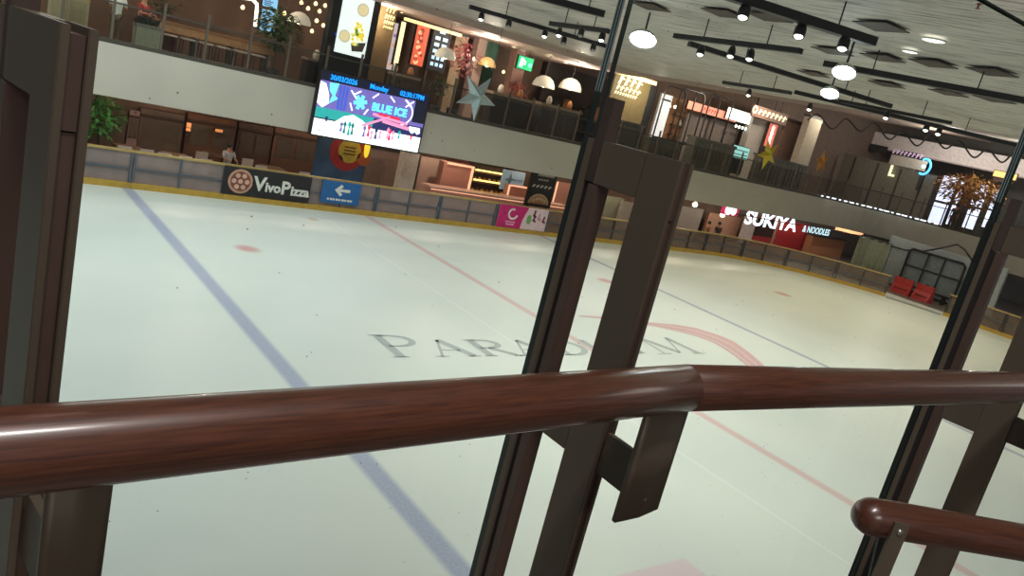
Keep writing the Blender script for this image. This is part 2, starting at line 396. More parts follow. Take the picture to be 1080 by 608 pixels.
m_ = MB(); facepanel(m_, 10.72, 12.12, .3, 1.05, BY); m_.build('board', mat('sign_blue', S(28, 96, 160), rough=.5), t)
m_ = MB(); m_.prism([(-.28, 0), (-.06, .2), (.02, .13), (-.08, .05), (.28, .05), (.28, -.05), (-.08, -.05), (.02, -.13), (-.06, -.2)], (11.45, BY-.013, .76), EX, EZ, (0, -.005, 0)); m_.build('arrow', whitel, t)
m_ = MB()
for i in range(9): facepanel(m_, 10.95 + i*.105, 11.02 + i*.105 + .02*(i % 2), .40, .47, BY-.012, th=.004)
m_.build('small_print', whitel, t)
t = thing('pink_banner', (19.3, BY, .2), 'banner half magenta with white swirl, half pale with small shoes, on the barrier', 'banner')
m_ = MB(); facepanel(m_, 18.05, 20.55, .18, 1.08, BY); m_.build('cloth', mat('pale_pink_print', S(222, 196, 202), rough=.6), t)
m_ = MB(); m_.prism([(18.05, .18), (19.25, .18), (19.28, .5), (19.38, .8), (19.5, 1.08), (18.05, 1.08)], (0, BY-.013, 0), EX, EZ, (0, -.004, 0)); m_.build('magenta_field', mat('magenta_print', S(196, 30, 110), rough=.6), t)
m_ = MB()
for i in range(16):
    a0 = 1.1 + i*.31; a1 = a0 + .31; r0 = .13 + .004*i; r1 = .2 + .005*i
    m_.prism([(r0*math.cos(a0), r0*math.sin(a0)), (r1*math.cos(a0), r1*math.sin(a0)), (r1*math.cos(a1), r1*math.sin(a1)), (r0*math.cos(a1), r0*math.sin(a1))], (18.75, BY-.018, .76), EX, EZ, (0, -.004, 0))
m_.build('swirl', whitel, t)
m_ = MB()
for z, w in ((.43, .5), (.33, .42)):
    for i in range(5): m_.prism([(-w/2 + i*w/5, 0), (-w/2 + i*w/5 + w/7, 0), (-w/2 + i*w/5 + w/7, .07), (-w/2 + i*w/5, .07)], (18.72, BY-.018, z-.05), EX, EZ, (0, -.004, 0))
m_.build('lettering', mat('pale_print', S(236, 170, 205)), t)
for i, (x, z, c) in enumerate(((19.62, .6, 'leaf_print'), (19.85, .82, 'maroon_print'), (19.88, .62, 'maroon_print'), (20.12, .7, 'mauve_print'), (20.38, .62, 'maroon_print'))):
    cm = mat(c, S(*{'leaf_print': (110, 170, 100), 'maroon_print': (110, 50, 66), 'mauve_print': (190, 140, 170)}[c]))
    m_ = MB(); m_.prism([(-.09, -.06), (.09, -.12), (.11, -.04), (.03, 0), (.06, .17), (-.03, .2), (-.05, .05)] if i else disc(0, 0, .12, 9, .2), (x, BY-.013, z), EX, EZ, (0, -.005, 0)); m_.build('printed_shoe' if i else 'printed_leaf', cm, t)

# ------------------------------------------------------------------ balustrade in the foreground
FLOOR2 = 3.68
def hinge_post(name_loc, rz, label, hang_c, hang_w, zbot=FLOOR2, dz=0):
    t = thing('balustrade_post', (name_loc[0], name_loc[1], FLOOR2), label, 'post', 'bronze balustrade posts', rz)
    Z = lambda z: z - FLOOR2
    T0, TOP = Z(zbot), Z(4.976 + dz)
    # inner upright: two plates with a spacer set back between them
    for x0, x1 in ((-.013, -.006), (.006, .013)):
        MB().box((x0, 0, T0), (x1, .062, TOP), bev=.0008).build('upright_plate', bronze, t, local=True)
    m_ = MB(); m_.box((-.0055, .004, Z(4.899)), (.0055, .058, TOP-.006), 0); m_.box((-.0055, .0055, T0), (.0055, .058, Z(4.8975)), 0)
    m_.build('spacer', bronze2, t, local=True)
    # header and middle cross piece bridging to the outer upright
    MB().box((-.0125, .0622, Z(4.914 + dz)), (.0125, .150, TOP-.0005), bev=.0008).build('header', bronze, t, local=True)
    MB().box((-.0125, .0622, Z(4.538 - dz/2)), (.0125, .138, Z(4.62)), bev=.0008).build('cross_piece', bronze, t, local=True)
    # outer upright: bar, shadow gap, pressure bar, gasket
    MB().box((-.013, .1385, T0), (.013, .157, Z(4.913 + dz)), bev=.0008).build('outer_bar', bronze2, t, local=True)
    MB().box((-.008, .1572, T0), (.010, .1695, Z(4.913 + dz))).build('shadow_gap', gap_shade, t, local=True)
    MB().box((-.013, .170, T0), (.013, .182, TOP-.001), bev=.0008).build('pressure_bar', bronze, t, local=True)
    MB().box((-.0065, .1825, T0), (.0065, .200, TOP-.004)).build('gasket', rubber, t, local=True)
    MB().box((-.011, .1505, Z(4.9145 + dz)), (.011, .1695, Z(5.035 + dz)), bev=.001).build('top_block', dark, t, local=True)
    # arm and curved plate that carry the handrail
    hx, hy = hang_c
    m_ = MB(); m_.bar((0, -.0005, Z(4.565)), (hx*.25, hy+.004, Z(4.565)), .008, .062); m_.build('rail_arm', bronze, t, local=True)
    m_ = MB(); n = 8; vs = []
    for i in range(n+1):
        u = -1 + 2*i/n; x = hx + u*hang_w/2; y = hy - .002 + .004*abs(u)
        zb = Z(4.52) + .004*u
        for yy in (y, y+.006):
            vs += [(x, yy, zb), (x, yy, Z(4.684))]
    fs = []
    for i in range(n):
        a, b = 4*i, 4*i+4
        fs += [(a, b, b+1, a+1), (a+2, a+3, b+3, b+2), (a, a+2, b+2, b), (a+1, b+1, b+3, a+3)]
    fs += [(0, 1, 3, 2), (4*n, 4*n+2, 4*n+3, 4*n+1)]
    m_.add(vs, fs, 0, True); m_.build('rail_plate', bronze, t, local=True)
    # weld screw
    m_ = MB(); m_.lathe((hx*.4, hy-.0005, Z(4.545)), [(.0, -.002), (.003, -.002), (.003, .002), (0, .002)], 8, axis=(0, -1, 0)); m_.build('screw', bronze2, t, local=True)
    return t
hinge_post((.093, .66), math.radians(8), 'large bronze balustrade post at the left edge, nearest the camera', (.004, -.1), .045)
hinge_post((.777, .66), 0, 'slotted bronze balustrade post in the middle, standing where the two glass panes meet', (-.004, -.09), .08)
hinge_post((1.965, .555), math.radians(5), 'bronze balustrade post at the right edge, behind the low handrail end', (-.004, -.065), .08, dz=.02)

glass = glass_mat('glass_pane', (.86, .91, .88), .45)
edge_dark = mat('glass_edge_green', S(20, 34, 30), rough=.15, spec=.6)
edge_glint = mat('glass_edge_glint', S(176, 190, 196), rough=.12, metal=.7)
def pane(a, b, label, bright_b=True):
    a = Vector((*a, 0)); b = Vector((*b, 0)); t_ = (b - a).normalized(); n = Vector((-t_.y, t_.x, 0)) * .012
    c = (a + b)/2; t = thing('glass_panel', (c.x, c.y, FLOOR2), label, 'glass panel', 'clear balustrade panes')
    z0, z1 = FLOOR2+.06, 5.395
    m_ = MB(); m_.add([a+EZ*z0, b+EZ*z0, b+EZ*z1, a+EZ*z1], [(0, 1, 2, 3)]); m_.build('pane', glass, t)
    m_ = MB()
    m_.box((0, 0, 0), (1, 1, 1)); m_.v = [Vector((0, 0, 0))]*0; m_.f = []; m_.m = []; m_.sm = []
    m_.add([a+EZ*z1, b+EZ*z1, b+n+EZ*z1, a+n+EZ*z1], [(0, 1, 2, 3)])
    m_.add([p + n*k + EZ*z for p in (a, b) for k in (0, 1) for z in (z1, z1-.004)], [(0, 1, 5, 4), (2, 3, 7, 6)])
    m_.build('top_edge', edge_dark, t)
    m_ = MB(); m_.add([a+EZ*z0, a+n+EZ*z0, a+n+EZ*z1, a+EZ*z1], [(0, 1, 2, 3)]); m_.build('side_edge', edge_dark, t)
    MB().add([b+EZ*z0, b+n+EZ*z0, b+n+EZ*z1, b+EZ*z1], [(0, 1, 2, 3)]).build('side_edge', edge_dark, t)
    m_ = MB()
    for k in (0.1, .55, 1.0):
        q = b + n*k; m_.bar(q+EZ*5.04, q+EZ*z1, .0018, .0018)
    m_.build('edge_highlight', edge_glint, t)  # thin bright bars painted in as highlights along the pane edge
G0 = (.067, .846); G1 = (.777, .8455); G2 = (1.949, .741)
pane((-1.1, .70), (G0[0]-.010, G0[1]), 'narrow glimpse of glass pane left of the large left post')
pane((G0[0]+.009, G0[1]), (G1[0]-.008, G1[1]), 'large clear glass pane between the left and the middle bronze posts')
pane((G1[0]+.008, G1[1]), (G2[0]-.008, G2[1]), 'large clear glass pane between the middle and the right bronze posts')
pane((G2[0]+.008, G2[1]), (3.1, .62), 'glass pane at the right edge beyond the right bronze post')

def wood_material():
    m = bpy.data.materials.new('varnished_wood'); m.use_nodes = True
    nt = m.node_tree; N = nt.nodes; L = nt.links; b = N['Principled BSDF']
    tc = N.new('ShaderNodeTexCoord'); mp = N.new('ShaderNodeMapping'); mp.inputs['Scale'].default_value = (9, 190, 190)
    L.new(tc.outputs['Object'], mp.inputs['Vector'])
    nz = N.new('ShaderNodeTexNoise'); nz.inputs['Scale'].default_value = 2.2; nz.inputs['Detail'].default_value = 8; nz.inputs['Distortion'].default_value = .3
    L.new(mp.outputs['Vector'], nz.inputs['Vector'])
    rp = N.new('ShaderNodeValToRGB'); e = rp.color_ramp.elements
    e[0].position = .3; e[0].color = (*S(54, 26, 16), 1); e[1].position = .72; e[1].color = (*S(90, 48, 29), 1)
    L.new(nz.outputs['Fac'], rp.inputs['Fac']); L.new(rp.outputs['Color'], b.inputs['Base Color'])
    b.inputs['Roughness'].default_value = .38; b.inputs['Specular IOR Level'].default_value = .5
    b.inputs['Coat Weight'].default_value = .6; b.inputs['Coat Roughness'].default_value = .16
    bp = N.new('ShaderNodeBump'); bp.inputs['Strength'].default_value = .12; bp.inputs['Distance'].default_value = .0008
    L.new(nz.outputs['Fac'], bp.inputs['Height']); L.new(bp.outputs['Normal'], b.inputs['Normal'])
    return m
wood = wood_material()
RR = .0305
pA, pB, pC = Vector((-1.2, .478, 4.70)), Vector((.80, .580, 4.70)), Vector((3.0, .405, 4.70))
t = thing('handrail', pB, 'thick varnished brown wooden handrail crossing the whole picture', 'handrail')
def rod(p, q, name, r=RR):
    d = (q - p).normalized(); prof = [p, p + d*.0012] + [p + (q-p)*(i/10) for i in range(1, 10)] + [q - d*.0012, q]
    rs = [r-.0012, r] + [r]*9 + [r, r-.0012]
    m_ = MB(); m_.tube([Vector((0, 0, 0)) + (x - p) for x in prof], rs, 40)
    return m_, d
for p, q in ((pA, pB), (pB, pC)):
    d = (q - p); L_ = d.length; m_ = MB(); m_.tube([(0, 0, 0), (.001, 0, 0)] + [(L_*i/8, 0, 0) for i in range(1, 8)] + [(L_-.001, 0, 0), (L_, 0, 0)], [RR-.001] + [RR]*9 + [RR-.001], 48)
    o = m_.build('rail_length', wood, t, local=True); o.location = p - pB; o.rotation_euler = (0, 0, math.atan2(d.y, d.x))
t2 = thing('handrail_end', (1.22, .478, 4.50), 'short lower wooden handrail with rounded tip on a bronze bracket at bottom right', 'handrail')
a = Vector((1.215, .472, 4.512)); b = Vector((1.73, .17, 4.515)); d = b - a; L_ = d.length
rs = [(-.030, .002), (-.029, .008), (-.025, .0165), (-.018, .0235), (-.009, .0282), (0, .030)] + [(L_*i/6, .030) for i in range(1, 7)]
m_ = MB(); m_.tube([(x, 0, 0) for x, r_ in rs], [r_ for x, r_ in rs], 36)
o = m_.build('rail_length', wood, t2, local=True); o.location = a - ROOT[t2]; o.rotation_euler = (0, -math.atan2(d.z, math.hypot(d.x, d.y)), math.atan2(d.y, d.x))
q = a + d.normalized()*.03; dn = Vector((d.y, -d.x, 0)).normalized()
if dn.dot(-q) < 0: dn = -dn
f0 = q + dn*.031
m_ = MB(); m_.bar(f0 + Vector((.0, 0, .012)), f0 + Vector((-.012, .0, -.52)), .026, .005, up=dn); m_.build('bracket_plate', bronze, t2)
m_ = MB(); m_.lathe(f0 + dn*.0025 + Vector((0, 0, -.002)), [(0, .003), (.004, .003), (.0055, .0015), (.0055, -.002)], 12, axis=dn); m_.build('bolt', chrome, t2)
m_ = MB(); m_.bar(q + Vector((.01, 0, -.028)), q + Vector((.075, -.02, -.42)), .02, .006, up=dn); m_.build('bracket_strut', black, t2)

# walkway that the balustrade stands on
near = mat('walkway_tile', S(112, 100, 92), rough=.5, scale=2)
g = MB(); g.prism([(-8, -6), (9, -6), (9, .22), (.8, .92), (-8, .55)], (0, 0, FLOOR2), EX, EY, (0, 0, -.5)); structure(g.build('floor_walkway', near))

# ------------------------------------------------------------------ far gallery: slab, fascia, floor
def fpath(s):
    x0, x1, Yf, R = -12.0, 41.5, 24.8, 7.0
    if s <= x1 - x0: return Vector((x0 + s, Yf, 0)), Vector((0, 1, 0))
    a = (s - (x1 - x0))/R
    if a <= PI/2:
        n = Vector((math.sin(a), math.cos(a), 0)); return Vector((x1, Yf - R, 0)) + n*R, n
    return Vector((x1 + R, Yf - R - (s - (x1 - x0) - R*PI/2), 0)), Vector((1, 0, 0))
def fsweep(mb, s0, s1, o0, o1, z0, z1, mi=0):
    n = max(1, int((s1 - s0)/.6)); vs = []
    for i in range(n + 1):
        p, q = fpath(s0 + (s1 - s0)*i/n)
        for o, z in ((o0, z0), (o1, z0), (o1, z1), (o0, z1)): vs.append(p + q*o + EZ*z)
    fs = [(0, 1, 2, 3), tuple(4*n + k for k in (3, 2, 1, 0))]
    for i in range(n):
        for k in range(4): fs.append((4*i+k, 4*i+(k+1) % 4, 4*i+4+(k+1) % 4, 4*i+4+k))
    mb.add(vs, fs, mi)
SEND = 53.5 + 11 + 14
fascia_m = mat('fascia_paint', S(196, 190, 179), rough=.7, var=.05, scale=.6)
g = MB(); fsweep(g, 0, SEND, 0, .25, 2.38, 3.84); structure(g.build('trim_1', fascia_m))
curb = mat('dark_curb', S(66, 60, 52), rough=.5)
g = MB(); fsweep(g, 0, SEND, .0, .16, 3.84, 3.96); structure(g.build('trim_2', curb))
upfloor = mat('gallery_floor', S(132, 116, 100), rough=.4, scale=2)
g = MB(); g.box((-12, 25.05, 3.4), (41.5, 34, 3.68)); g.prism([(41.5, 34), (41.5, 25.05)] + [(41.5 + 7.25*math.sin(a), 17.8 + 7.25*math.cos(a)) for a in [i*PI/20 for i in range(1, 11)]] + [(48.75, 4), (62, 4), (62, 34)], (0, 0, 3.4), EX, EY, (0, 0, .28))
structure(g.build('floor_gallery', upfloor))
low_soffit = mat('lobby_soffit', S(120, 100, 88), rough=.7)
# gallery railing
rail_glass = glass_mat('railing_glass', (.90, .90, .88), .5, speck=False)
postm = mat('railing_post', S(98, 88, 78), rough=.45, metal=.3)
NR = 27
for k in range(NR):
    s0 = 15.0 + 2.5*k; s1 = s0 + 2.5
    if s0 > SEND - 3: break
    p, q = fpath((s0+s1)/2)
    nm = ords[k] if k < 20 else ['twenty-first', 'twenty-second', 'twenty-third', 'twenty-fourth', 'twenty-fifth', 'twenty-sixth', 'twenty-seventh'][k-20]
    t = thing('gallery_railing', (p.x, p.y, 3.84), f'{nm} glass railing bay from the left along the far upper gallery', 'railing', 'glass railing bays of the upper gallery')
    m_ = MB(); fsweep(m_, s0+.03, s1-.03, .06, .075, 3.97, 4.92); m_.build('pane', rail_glass, t)
    m_ = MB(); fsweep(m_, s0+.002, s1-.002, .045, .095, 4.92, 4.97); m_.build('top_rail', curb, t)
    for s in (s0+.04, (s0+s1)/2):
        m_ = MB(); fsweep(m_, s-.035, s+.035, .0, .055, 3.965, 5.25); m_.build('railing_post', postm, t)

# ceiling of streaky metal planks, soffit above the gallery
def ceiling_material():
    m = bpy.data.materials.new('streaked_ceiling'); m.use_nodes = True
    nt = m.node_tree; N = nt.nodes; L = nt.links; b = N['Principled BSDF']
    tc = N.new('ShaderNodeTexCoord'); mp = N.new('ShaderNodeMapping'); mp.inputs['Scale'].default_value = (.9, 7, 1); vr = N.new('ShaderNodeVectorRotate'); vr.rotation_type = 'Z_AXIS'; vr.inputs['Angle'].default_value = math.radians(62); L.new(tc.outputs['Object'], vr.inputs['Vector'])
    L.new(vr.outputs[0], mp.inputs['Vector'])
    nz = N.new('ShaderNodeTexNoise'); nz.inputs['Scale'].default_value = 1.6; nz.inputs['Detail'].default_value = 9; nz.inputs['Roughness'].default_value = .68
    L.new(mp.outputs['Vector'], nz.inputs['Vector'])
    rp = N.new('ShaderNodeValToRGB'); e = rp.color_ramp.elements
    e[0].position = .30; e[0].color = (*S(80, 74, 67), 1); e[1].position = .52; e[1].color = (*S(196, 190, 181), 1)
    L.new(nz.outputs['Fac'], rp.inputs['Fac']); L.new(rp.outputs['Color'], b.inputs['Base Color'])
    b.inputs['Roughness'].default_value = .6
    return m
CEIL = [(-14, 7.3), (24, 7.35), (32, 8.1), (46, 9.4), (62, 10.4)]
def ceil_z(x):
    for (x0, z0), (x1, z1) in zip(CEIL, CEIL[1:]):
        if x <= x1: return z0 + (z1-z0)*(x-x0)/(x1-x0)
    return CEIL[-1][1]
def ceil_slab(y0, y1, dz): return MB().prism(CEIL + [(x, z+.25) for x, z in reversed(CEIL)], (0, y0, dz), EX, EZ, (0, y1-y0, 0))
structure(ceil_slab(-6, 25.0, 0).build('ceiling', ceiling_material(), local=True))
soffit = mat('plaster_soffit', S(196, 172, 160), rough=.7, var=.05)
structure(ceil_slab(25.01, 34, -.2).build('ceiling_gallery', soffit, local=True))
wallb = mat('shop_wall_dark', S(100, 76, 60), rough=.7, var=.3, scale=.7)
structure(MB().box((-14, 31, 3.69), (41, 31.3, 11)).build('wall_far', wallb))
structure(MB().box((-14, 29.5, 0), (40.5, 29.8, 3.39)).build('wall_far_lower', mat('lower_wall', S(112, 86, 70), rough=.7, var=.35, scale=.9)))
structure(MB().box((60, -3, 0), (60.3, 34, 11)).build('wall_right', mat('right_wall', S(96, 92, 88), rough=.7, var=.2, scale=.5)))
structure(MB().box((41.2, 31, 3.69), (60, 31.3, 11)).build('wall_back', mat('wall_back', S(110, 92, 82), rough=.7, var=.2)))
structure(MB().box((40.6, 29.5, 0), (60, 29.8, 3.39)).build('wall_back_lower', mat('wall_back_low', S(118, 104, 96), rough=.7, var=.2)))
#==PART3==
# ------------------------------------------------------------------ helpers for the far side
def atx(x, y, X):
    d = ray(x, y); return CAM + d * (X / d.x)
def rectx(cx, cy, w, h, X):
    c = atx(cx, cy, X); p = proj(c)
    ly = (proj(c + Vector((0, .1, 0))) - p).length * 10; lz = (proj(c + Vector((0, 0, .1))) - p).length * 10
    return c, w / ly, h / lz
class Face:
    """an upright rectangle facing the rink: u to the right as seen from the rink, v up"""
    def __init__(s, cx, cy, w, h, Y=None, X=None, z0=None):
        if Y is not None: s.c, s.w, s.h = rect(cx, cy, w, h, Y); s.u = EX; s.n = Vector((0, -1, 0))
        else: s.c, s.w, s.h = rectx(cx, cy, w, h, X); s.u = Vector((0, -1, 0)); s.n = Vector((-1, 0, 0))
        if z0 is not None:
            top = s.c.z + s.h/2; s.h = top - z0; s.c = Vector((s.c.x, s.c.y, (top + z0)/2))
        s.base = Vector((s.c.x, s.c.y, s.c.z - s.h/2))
    def P(s, u, v, d=0.): return s.c + s.u*(u-.5)*s.w + EZ*(v-.5)*s.h + s.n*d
    def slab(s, mb, u0, u1, v0, v1, d0, d1, mi=0):
        a = s.P(u0, v0, d0); b = s.P(u1, v1, d1); mb.box(a, b, mi); return mb
    def poly(s, mb, pts, d0, d1, mi=0):
        mb.prism([((u-.5)*s.w, (v-.5)*s.h) for u, v in pts], s.c + s.n*d0, s.u, EZ, s.n*(d1-d0), mi); return mb
    def blob(s, mb, u, v, ru, d0, d1, mi=0, n=14, rv=None):
        mb.prism(disc((u-.5)*s.w, (v-.5)*s.h, ru*s.w, n, (rv*s.h if rv else None)), s.c + s.n*d0, s.u, EZ, s.n*(d1-d0), mi); return mb
    def text(s, mb, st, u, v, size, d, align='CENTER', bold=0., sx=1., mi=0):
        return text(st, size*s.h, s.P(u, v, d), s.u, EZ, depth=.01, mi=mi, mb=mb, align=align, bold=bold, sx=sx)
def board(name, label, cat, F, frame, face, group=None, th=.12, rim=.04, hang=False):
    t = thing(name, F.base, label, cat, group)
    if hang:
        m_ = MB()
        for u in (.15, .85):
            p = F.P(u, 1, -th/2); m_.tube([p, Vector((p.x, p.y, ceil_z(p.x) - (.205 if p.y > 25 else .005)))], .02, 6)
        m_.build('hanger', black, t)
    m_ = MB(); F.slab(m_, 0, 1, 0, 1, -th, 0); m_.build('casing', frame, t)
    ru, rv = rim/F.w, rim/F.h
    m_ = MB(); F.slab(m_, ru, 1-ru, rv, 1-rv, .001, .012); m_.build('face', face, t)
    return t

# ------------------------------------------------------------------ big LED screen on the gallery edge
t = thing('led_screen', (12.4, 24.6, 2.36), 'bright LED screen with date and time row hung on the gallery edge', 'screen')
X0, X1, Z0, Z1 = 10.36, 14.43, 2.37, 4.44
MB().box((X0-.06, 24.60, Z0-.05), (X1+.06, 24.79, Z1+.05), bev=.01).build('cabinet', black, t)
SW, SH = X1-X0, Z1-Z0
PAL = [('led_violet', (112, 100, 178)), ('led_white', (250, 248, 255)), ('led_teal', (44, 160, 160)), ('led_cyan', (110, 240, 250)), ('led_navy', (38, 44, 96)), ('led_pink', (246, 150, 196)), ('led_red', (226, 44, 74)), ('led_dark', (16, 18, 40)), ('led_blue', (60, 90, 200)), ('led_green', (20, 120, 110))]
pm = [em(n_, c, 1.0 if n_ not in ('led_white', 'led_cyan') else 1.25) for n_, c in PAL]
m_ = MB(); lay = [0]
def lp(pts, mi):
    lay[0] += 1; d = .598 - .0006*lay[0]
    m_.prism([(X0 + u*SW, Z0 + v*SH) for u, v in pts], (0, 24 + d, 0), EX, EZ, (0, -.0005, 0), mi)
def lr(u0, v0, u1, v1, mi): lp([(u0, v0), (u1, v0), (u1, v1), (u0, v1)], mi)
def lseg(a, b, w, mi):
    a = Vector((a[0], a[1]/2)); b = Vector((b[0], b[1]/2)); n = (b-a).normalized(); n = Vector((-n.y, n.x))*w/2
    lp([((a+n).x, (a+n).y*2), ((a-n).x, (a-n).y*2), ((b-n).x, (b-n).y*2), ((b+n).x, (b+n).y*2)], mi)
lr(0, 0, 1, 1, 7); lr(0, .44, 1, .86, 0); lr(.88, .5, 1, .86, 7); lr(0, .28, .52, .44, 2); lr(.52, .26, 1, .44, 4); lr(0, 0, 1, .26, 1)
lp([(.18, .26), (.25, .37), (.33, .42), (.42, .36), (.5, .26)], 1)
lp([(0, .5), (.05, .44), (.1, .52), (.09, .66), (.05, .82), (0, .84)], 1); lp([(.08, .84), (.16, .86), (.14, .66), (.17, .62), (.1, .52), (.12, .66), (.09, .72)], 3)
lp([(.17, .46), (.25, .46), (.25, .84), (.17, .84)], 8); lr(.19, .48, .2, .84, 0); lr(.22, .48, .23, .84, 0)
for a in range(3):
    an = a*PI/3 + .2; lseg((.37 - .06*math.cos(an), .64 - .12*math.sin(an)), (.37 + .06*math.cos(an), .64 + .12*math.sin(an)), .03, 3)
for i in range(22):
    a0 = -1.1 + i*.1; lseg((.70 + .17*math.cos(a0), .62 + .24*math.sin(a0)), (.70 + .17*math.cos(a0+.1), .62 + .24*math.sin(a0+.1)), .012, 1)
for a, b in (((.27, .8), (.33, .68)), ((.36, .82), (.3, .74)), ((.52, .84), (.47, .75)), ((.63, .84), (.68, .76)), ((.78, .84), (.84, .74)), ((.86, .84), (.79, .72)), ((.28, .6), (.31, .48)), ((.45, .56), (.42, .46))): lseg(a, b, .012, 1)
lseg((.5, .5), (.84, .44), .022, 5); lseg((.6, .42), (.86, .37), .03, 5); lseg((.55, .52), (.76, .5), .02, 6)
lp([(.86, .42), (.97, .42), (.98, .33), (.95, .3), (.93, .34), (.9, .3), (.87, .34)], 1)
lseg((.42, .28), (.66, .5), .02, 5)
for u, v, hgt, c in ((.27, .1, .2, 9), (.31, .08, .24, 2), (.34, .1, .2, 9), (.24, .12, .16, 0), (.45, .1, .2, 0), (.49, .12, .2, 6), (.52, .08, .16, 5), (.56, .1, .2, 4), (.6, .12, .14, 5), (.69, .12, .2, 6), (.67, .14, .2, 5), (.72, .14, .16, 5), (.78, .18, .14, 2), (.9, .2, .08, 6), (.1, .24, .08, 4)):
    lp([(u-.012, v), (u-.004, v+hgt*.5), (u-.016, v+hgt*.75), (u, v+hgt), (u+.016, v+hgt*.75), (u+.005, v+hgt*.5), (u+.014, v)], c)
m_.build('picture', pm, t)
m_ = MB(); d = 24.555
text('BLUE ICE', .36, (X0 + .645*SW, d, Z0 + .56*SH), EX, EZ, mb=m_, bold=.014, sx=.95)
m_.build('logo_lettering', pm[3], t)
m_ = MB()
text('30/03/2026', .23, (X0 + .19*SW, d, Z0 + .895*SH), EX, EZ, mb=m_, bold=.006, sx=.92)
text('Monday', .23, (X0 + .51*SW, d, Z0 + .895*SH), EX, EZ, mb=m_, bold=.006, sx=.95)
text('02:30:17PM', .23, (X0 + .83*SW, d, Z0 + .895*SH), EX, EZ, mb=m_, bold=.006, sx=.9)
m_.build('date_row', em('led_azure', (20, 150, 255), 1.5), t)['label'] = 'bright blue date and time row'

# ------------------------------------------------------------------ people
skin = mat('skin', S(176, 128, 104), rough=.6); hairm = mat('hair', S(28, 22, 20), rough=.6)
def skinmesh(chains, name, m, parent, sub=1):
    """chains: list of lists of (x, y, z, r); equal points are shared so the surface is one"""
    vs, rs, es, ix = [], [], [], {}
    def vid(p):
        k = tuple(round(c, 4) for c in p[:3])
        if k not in ix: ix[k] = len(vs); vs.append(p[:3]); rs.append(p[3])
        return ix[k]
    for ch in chains:
        ids = [vid(p) for p in ch]
        es += [e for e in zip(ids, ids[1:]) if e not in es]
    me = bpy.data.meshes.new('s'); me.from_pydata(vs, es, [])
    ob = bpy.data.objects.new('s', me); COL.objects.link(ob)
    ob.modifiers.new('k', 'SKIN'); sd = ob.modifiers.new('d', 'SUBSURF'); sd.levels = sub
    for i, r_ in enumerate(rs): me.skin_vertices[0].data[i].radius = (r_, r_)
    me.skin_vertices[0].data[0].use_root = True
    bpy.context.view_layer.update()
    out = bpy.data.meshes.new_from_object(ob.evaluated_get(bpy.context.evaluated_depsgraph_get()))
    bpy.data.objects.remove(ob)
    out.name = name; out.materials.clear(); out.materials.append(m)
    for p in out.polygons: p.use_smooth = True
    o = bpy.data.objects.new(name, out); COL.objects.link(o); o.parent = parent; ROOT[o] = ROOT[parent]; return o
def person(loc, rz, label, shirt, trousers, lean=0., seated=False, arms='down', hair=None):
    t = thing('person', loc, label, 'person', rz=rz)
    hip = .52 if seated else .90
    f = lambda z: -math.sin(lean)*(z)
    def T(x, y, z, r): return (x, y + f(z), hip + z*math.cos(lean), r)
    pel, sp, ch, nk, hd, tp = T(0, 0, 0, .12), T(0, 0, .22, .105), T(0, .0, .43, .125), T(0, -.01, .57, .05), T(0, -.03, .68, .085), T(0, -.025, .765, .07)
    chains = [[pel, sp, ch, nk, hd, tp]]; sleeves = []; legs = []
    for s in (-1, 1):
        sh = T(s*.17, 0, .47, .05)
        if arms == 'down': el, wr = T(s*.22, .02, .2, .04), T(s*.21, -.08, -.02, .028)
        elif arms == 'fwd': el, wr = T(s*.22, -.12, .24, .04), T(s*.14, -.34, .27, .028)
        else: el, wr = T(s*.2, -.1, .2, .04), T(s*.05, -.24, .36, .028)
        pm_ = (wr[0], wr[1] - .03, wr[2] - .06, .024)
        chains.append([ch, sh, el, wr, pm_])
        for i, (dx, ln) in enumerate(((-.022, .05), (-.008, .06), (.008, .057), (.022, .045))):
            chains.append([pm_, (pm_[0]+dx, pm_[1]-.012, pm_[2]-.03, .009), (pm_[0]+dx*1.1, pm_[1]-.014, pm_[2]-.03-ln, .008)])
        chains.append([wr, (wr[0]-s*.03, wr[1]-.04, wr[2]-.03, .010), (wr[0]-s*.035, wr[1]-.06, wr[2]-.06, .008)])
        h = (s*.09, 0, hip-.04, .09)
        if seated: kn, an, to = (s*.11, -.42, .50, .06), (s*.11, -.40, .09, .045), (s*.12, -.56, .04, .035)
        else: kn, an, to = (s*.10, -.02, .49, .06), (s*.10, .03, .09, .042), (s*.12, -.12, .04, .035)
        chains.append([pel, h, kn, an, to]); legs.append([(0, 0, hip, .135), (h[0], h[1], h[2], .105), (kn[0], kn[1], kn[2], .076), (an[0], an[1], an[2]+.03, .06)])
        sleeves.append([(*ch[:3], .145), (*sh[:3], .075), tuple(sh[i] + (el[i]-sh[i])*.75 for i in range(3)) + (.058,)])
    skinmesh(chains, 'body', skin, t)
    skinmesh([[(0, f(-.06), hip-.06, .145), (*sp[:3], .135), (*ch[:3], .145)]] + sleeves, 'shirt', shirt, t)
    skinmesh(legs, 'trousers', trousers, t)
    m_ = MB(); c = Vector(hd[:3]) + Vector((0, .012, .03))
    m_.lathe(c, [(0.0, .105), (.05, .098), (.085, .065), (.098, .02), (.095, -.03), (.075, -.06), (.0, -.05)], 14); o = m_.build('hair', hair or hairm, t, local=True)
    # face: nose and eyes on the front of the head
    m_ = MB(); hc = Vector(hd[:3])
    m_.prism([(-.012, -.02), (.012, -.02), (0, .03)], hc + Vector((0, -.098, -.005)), EX, EZ, (0, .03, 0)); m_.build('nose', skin, t, local=True)
    m_ = MB()
    for s in (-1, 1): m_.lathe(hc + Vector((s*.032, -.088, .02)), [(0, .008), (.009, .004), (.009, -.004), (0, -.008)], 8, axis=(0, -1, 0))
    m_.build('eyes', hairm, t, local=True)
    return t
